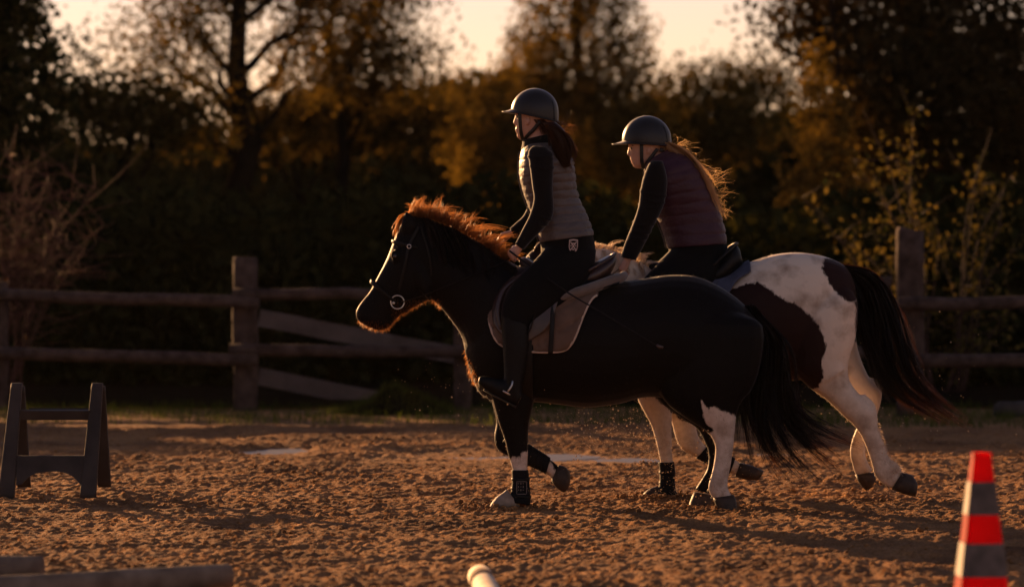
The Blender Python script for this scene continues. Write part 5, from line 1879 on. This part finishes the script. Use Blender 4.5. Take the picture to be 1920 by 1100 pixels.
MB().box((jp(114, 774, 0)[0], dj + .075, jp(0, 774, 0)[2]), (62 * kz, .012, 8 * kz), Matrix.Rotation(-.26, 3, 'X')).build('rear_rung', M['plastic'], js, False)
MB().box((jp(112, 722, 0)[0], dj, jp(0, 735, 0)[2] - .0), (70 * kz, .010, 2.5 * kz)).build('hinge_bar', M['plastic'], js, False) if False else None

# traffic cone: tapered square tube in bands
dc = 15.1
kc = dc / F_PX
cz = lambda py: CAM_H - (py - HOR) * kc
cx0 = float(at(1840, 900, dc)[0])
cone = thing('traffic_cone', 'red square traffic cone with grey bands in the right foreground', 'cone', (cx0, dc, 0))
rotc = math.radians(3.5)
def half_w(z):
    return .034 + (.752 - z) * .115
def csec(z, grow=0):
    w = half_w(z) + grow
    ch = .22 * w
    pts = [(w, -w + ch), (w, w - ch), (w - ch, w), (-w + ch, w), (-w, w - ch), (-w, -w + ch), (-w + ch, -w), (w - ch, -w)]
    c_, s_ = math.cos(rotc), math.sin(rotc)
    return [np.array((cx0 + .0 + x * c_ - y * s_, dc + x * s_ + y * c_, z)) for x, y in pts]
def shell(name, z0, z1, m, grow, parent, thick=.004):
    """open hollow band: outer and inner skin, closed edges"""
    zs = np.linspace(z0, z1, 5)
    outer = [csec(z, grow) for z in zs]
    inner = [csec(z, grow - thick) for z in zs[::-1]]
    rings = outer + inner
    n_ = 8
    v = [p for r in rings for p in r]
    fs = []
    R_ = len(rings)
    for i in range(R_):
        for j in range(n_):
            a, b = i * n_ + j, i * n_ + (j + 1) % n_
            c_, d_ = ((i + 1) % R_) * n_ + (j + 1) % n_, ((i + 1) % R_) * n_ + j
            fs.append((a, b, c_, d_))
    o = mk(name, v, fs, m, parent, False)
    return o
body_c = shell('cone_body', .025, .752, M['cone_red'], 0, cone)
for (ya, yb) in ((902, 963), (1016, 1078)):
    shell('reflective_band', cz(yb), cz(ya), M['cone_grey'], .003, cone, .0025)
shell('cone_rim', .742, .756, M['cone_red'], .002, cone, .006)
MB().box((cx0, dc, .014), (.19, .19, .014), Matrix.Rotation(rotc, 3, 'Z')).build('base', M['cone_red'], cone, False)

# poles lying in the foreground
def ground_pole(label, a, b, r, m, m2=None):
    a, b = np.array(a, float), np.array(b, float)
    o = thing('ground_pole', label, 'pole', tuple((a + b) / 2 - np.array((0, 0, r))), 'poles on the sand')
    ts = np.linspace(0, 1, 18)
    pts = [a + (b - a) * t for t in ts]
    rad = [r * (1 + .02 * rng.normal()) for _ in ts]
    pts = [a - (b - a) * .002] + pts + [b + (b - a) * .002]
    rad = [r * .86] + rad + [r * .86]
    MB().tube(pts, rad, 18).build('shaft', m, o)
    if m2:
        MB().tube([a + (b - a) * .03, a + (b - a) * .09], r * 1.012, 18).build('painted_ring', m2, o)
    return o
gp = lambda px, py, r: np.array(((px - 960) * (F_PX * (CAM_H - r) / (py - HOR)) / F_PX, F_PX * (CAM_H - r) / (py - HOR), r + .004))
ground_pole('weathered jump pole slanting across the lower left corner', gp(428, 1080, .055), gp(-420, 1127, .055), .055, M['pole_a'])
ground_pole('dark pole end at the left edge above the slanting pole', gp(80, 1066, .058), gp(-520, 1064, .058), .058, M['pole_a'])
ground_pole('cream pole pointing at the camera at the bottom edge', gp(900, 1082, .055), gp(1010, 1300, .055), .055, M['pole_w'], M['pole_a'])

# sand kicked up by the hooves
M['grain'] = mat('flying_sand_grain', (.55, .38, .22), .7, .3, trans=.3)
def spray(n, cx, cy, sx, sy, d, sd):
    px = cx + rng.normal(size=n) * sx
    py = cy + rng.normal(size=n) * sy
    return np.stack([(px - 960) * d / F_PX, d + rng.normal(size=n) * sd, CAM_H - (py - HOR) * d / F_PX], 1)
G = np.concatenate([spray(700, 1140, 810, 70, 35, D2, .25), spray(480, 1225, 880, 35, 40, D2 - .2, .15), spray(130, 960, 830, 110, 60, D1, .3), spray(260, 1500, 800, 140, 60, D2, .3),
                    spray(90, 1320, 900, 60, 50, D1 - .2, .2), spray(50, 840, 740, 60, 50, D1, .4), spray(70, 1700, 720, 90, 80, D2, .4)])
G = G[(G[:, 2] > .02) & (G[:, 2] < 1.3)]
gr = lumps('flying_sand', G, .0016 + .0042 * rng.random(len(G)) ** 4, M['grain'], .3, 1.0)
tag(gr, 'grains of sand kicked into the air by the hooves', 'sand', kind='stuff')
# small heaps pushed up around the hooves
n = 1600
hx = np.concatenate([rng.normal(size=n // 4) * 34 + c for c in (940, 1230, 1345, 1310)])
hd = np.concatenate([np.full(n // 4, D1 - .12), np.full(n // 4, D2 - .12), np.full(n // 4, D1 - .13), np.full(n // 4, D1 + .13)]) + rng.normal(size=n) * .10
X_ = (hx - 960) * hd / F_PX
rr = .006 + .014 * rng.random(n) ** 2
hp = lumps('hoof_clods', np.stack([X_, hd, ground_h(X_, hd) + rr * .5], 1), rr, M['sand'])
tag(hp, 'sand clods heaped around the planted hooves', 'clods', kind='stuff')

# warm dusty evening air
hz = MB().box((0, 100, 6.0), (164, 164, 7.0))
M['air'] = bpy.data.materials.new('evening_haze')
M['air'].use_nodes = True
_n, _l = M['air'].node_tree.nodes, M['air'].node_tree.links
_n.remove(_n['Principled BSDF'])
_v = _n.new('ShaderNodeVolumePrincipled')
_v.inputs['Color'].default_value = (1.0, .93, .86, 1)
_v.inputs['Density'].default_value = 2.6e-5
_v.inputs['Anisotropy'].default_value = .6
_l.new(_v.outputs[0], _n['Material Output'].inputs['Volume'])
haze = hz.build('haze', M['air'], None, False)
tag(haze, kind='stuff')
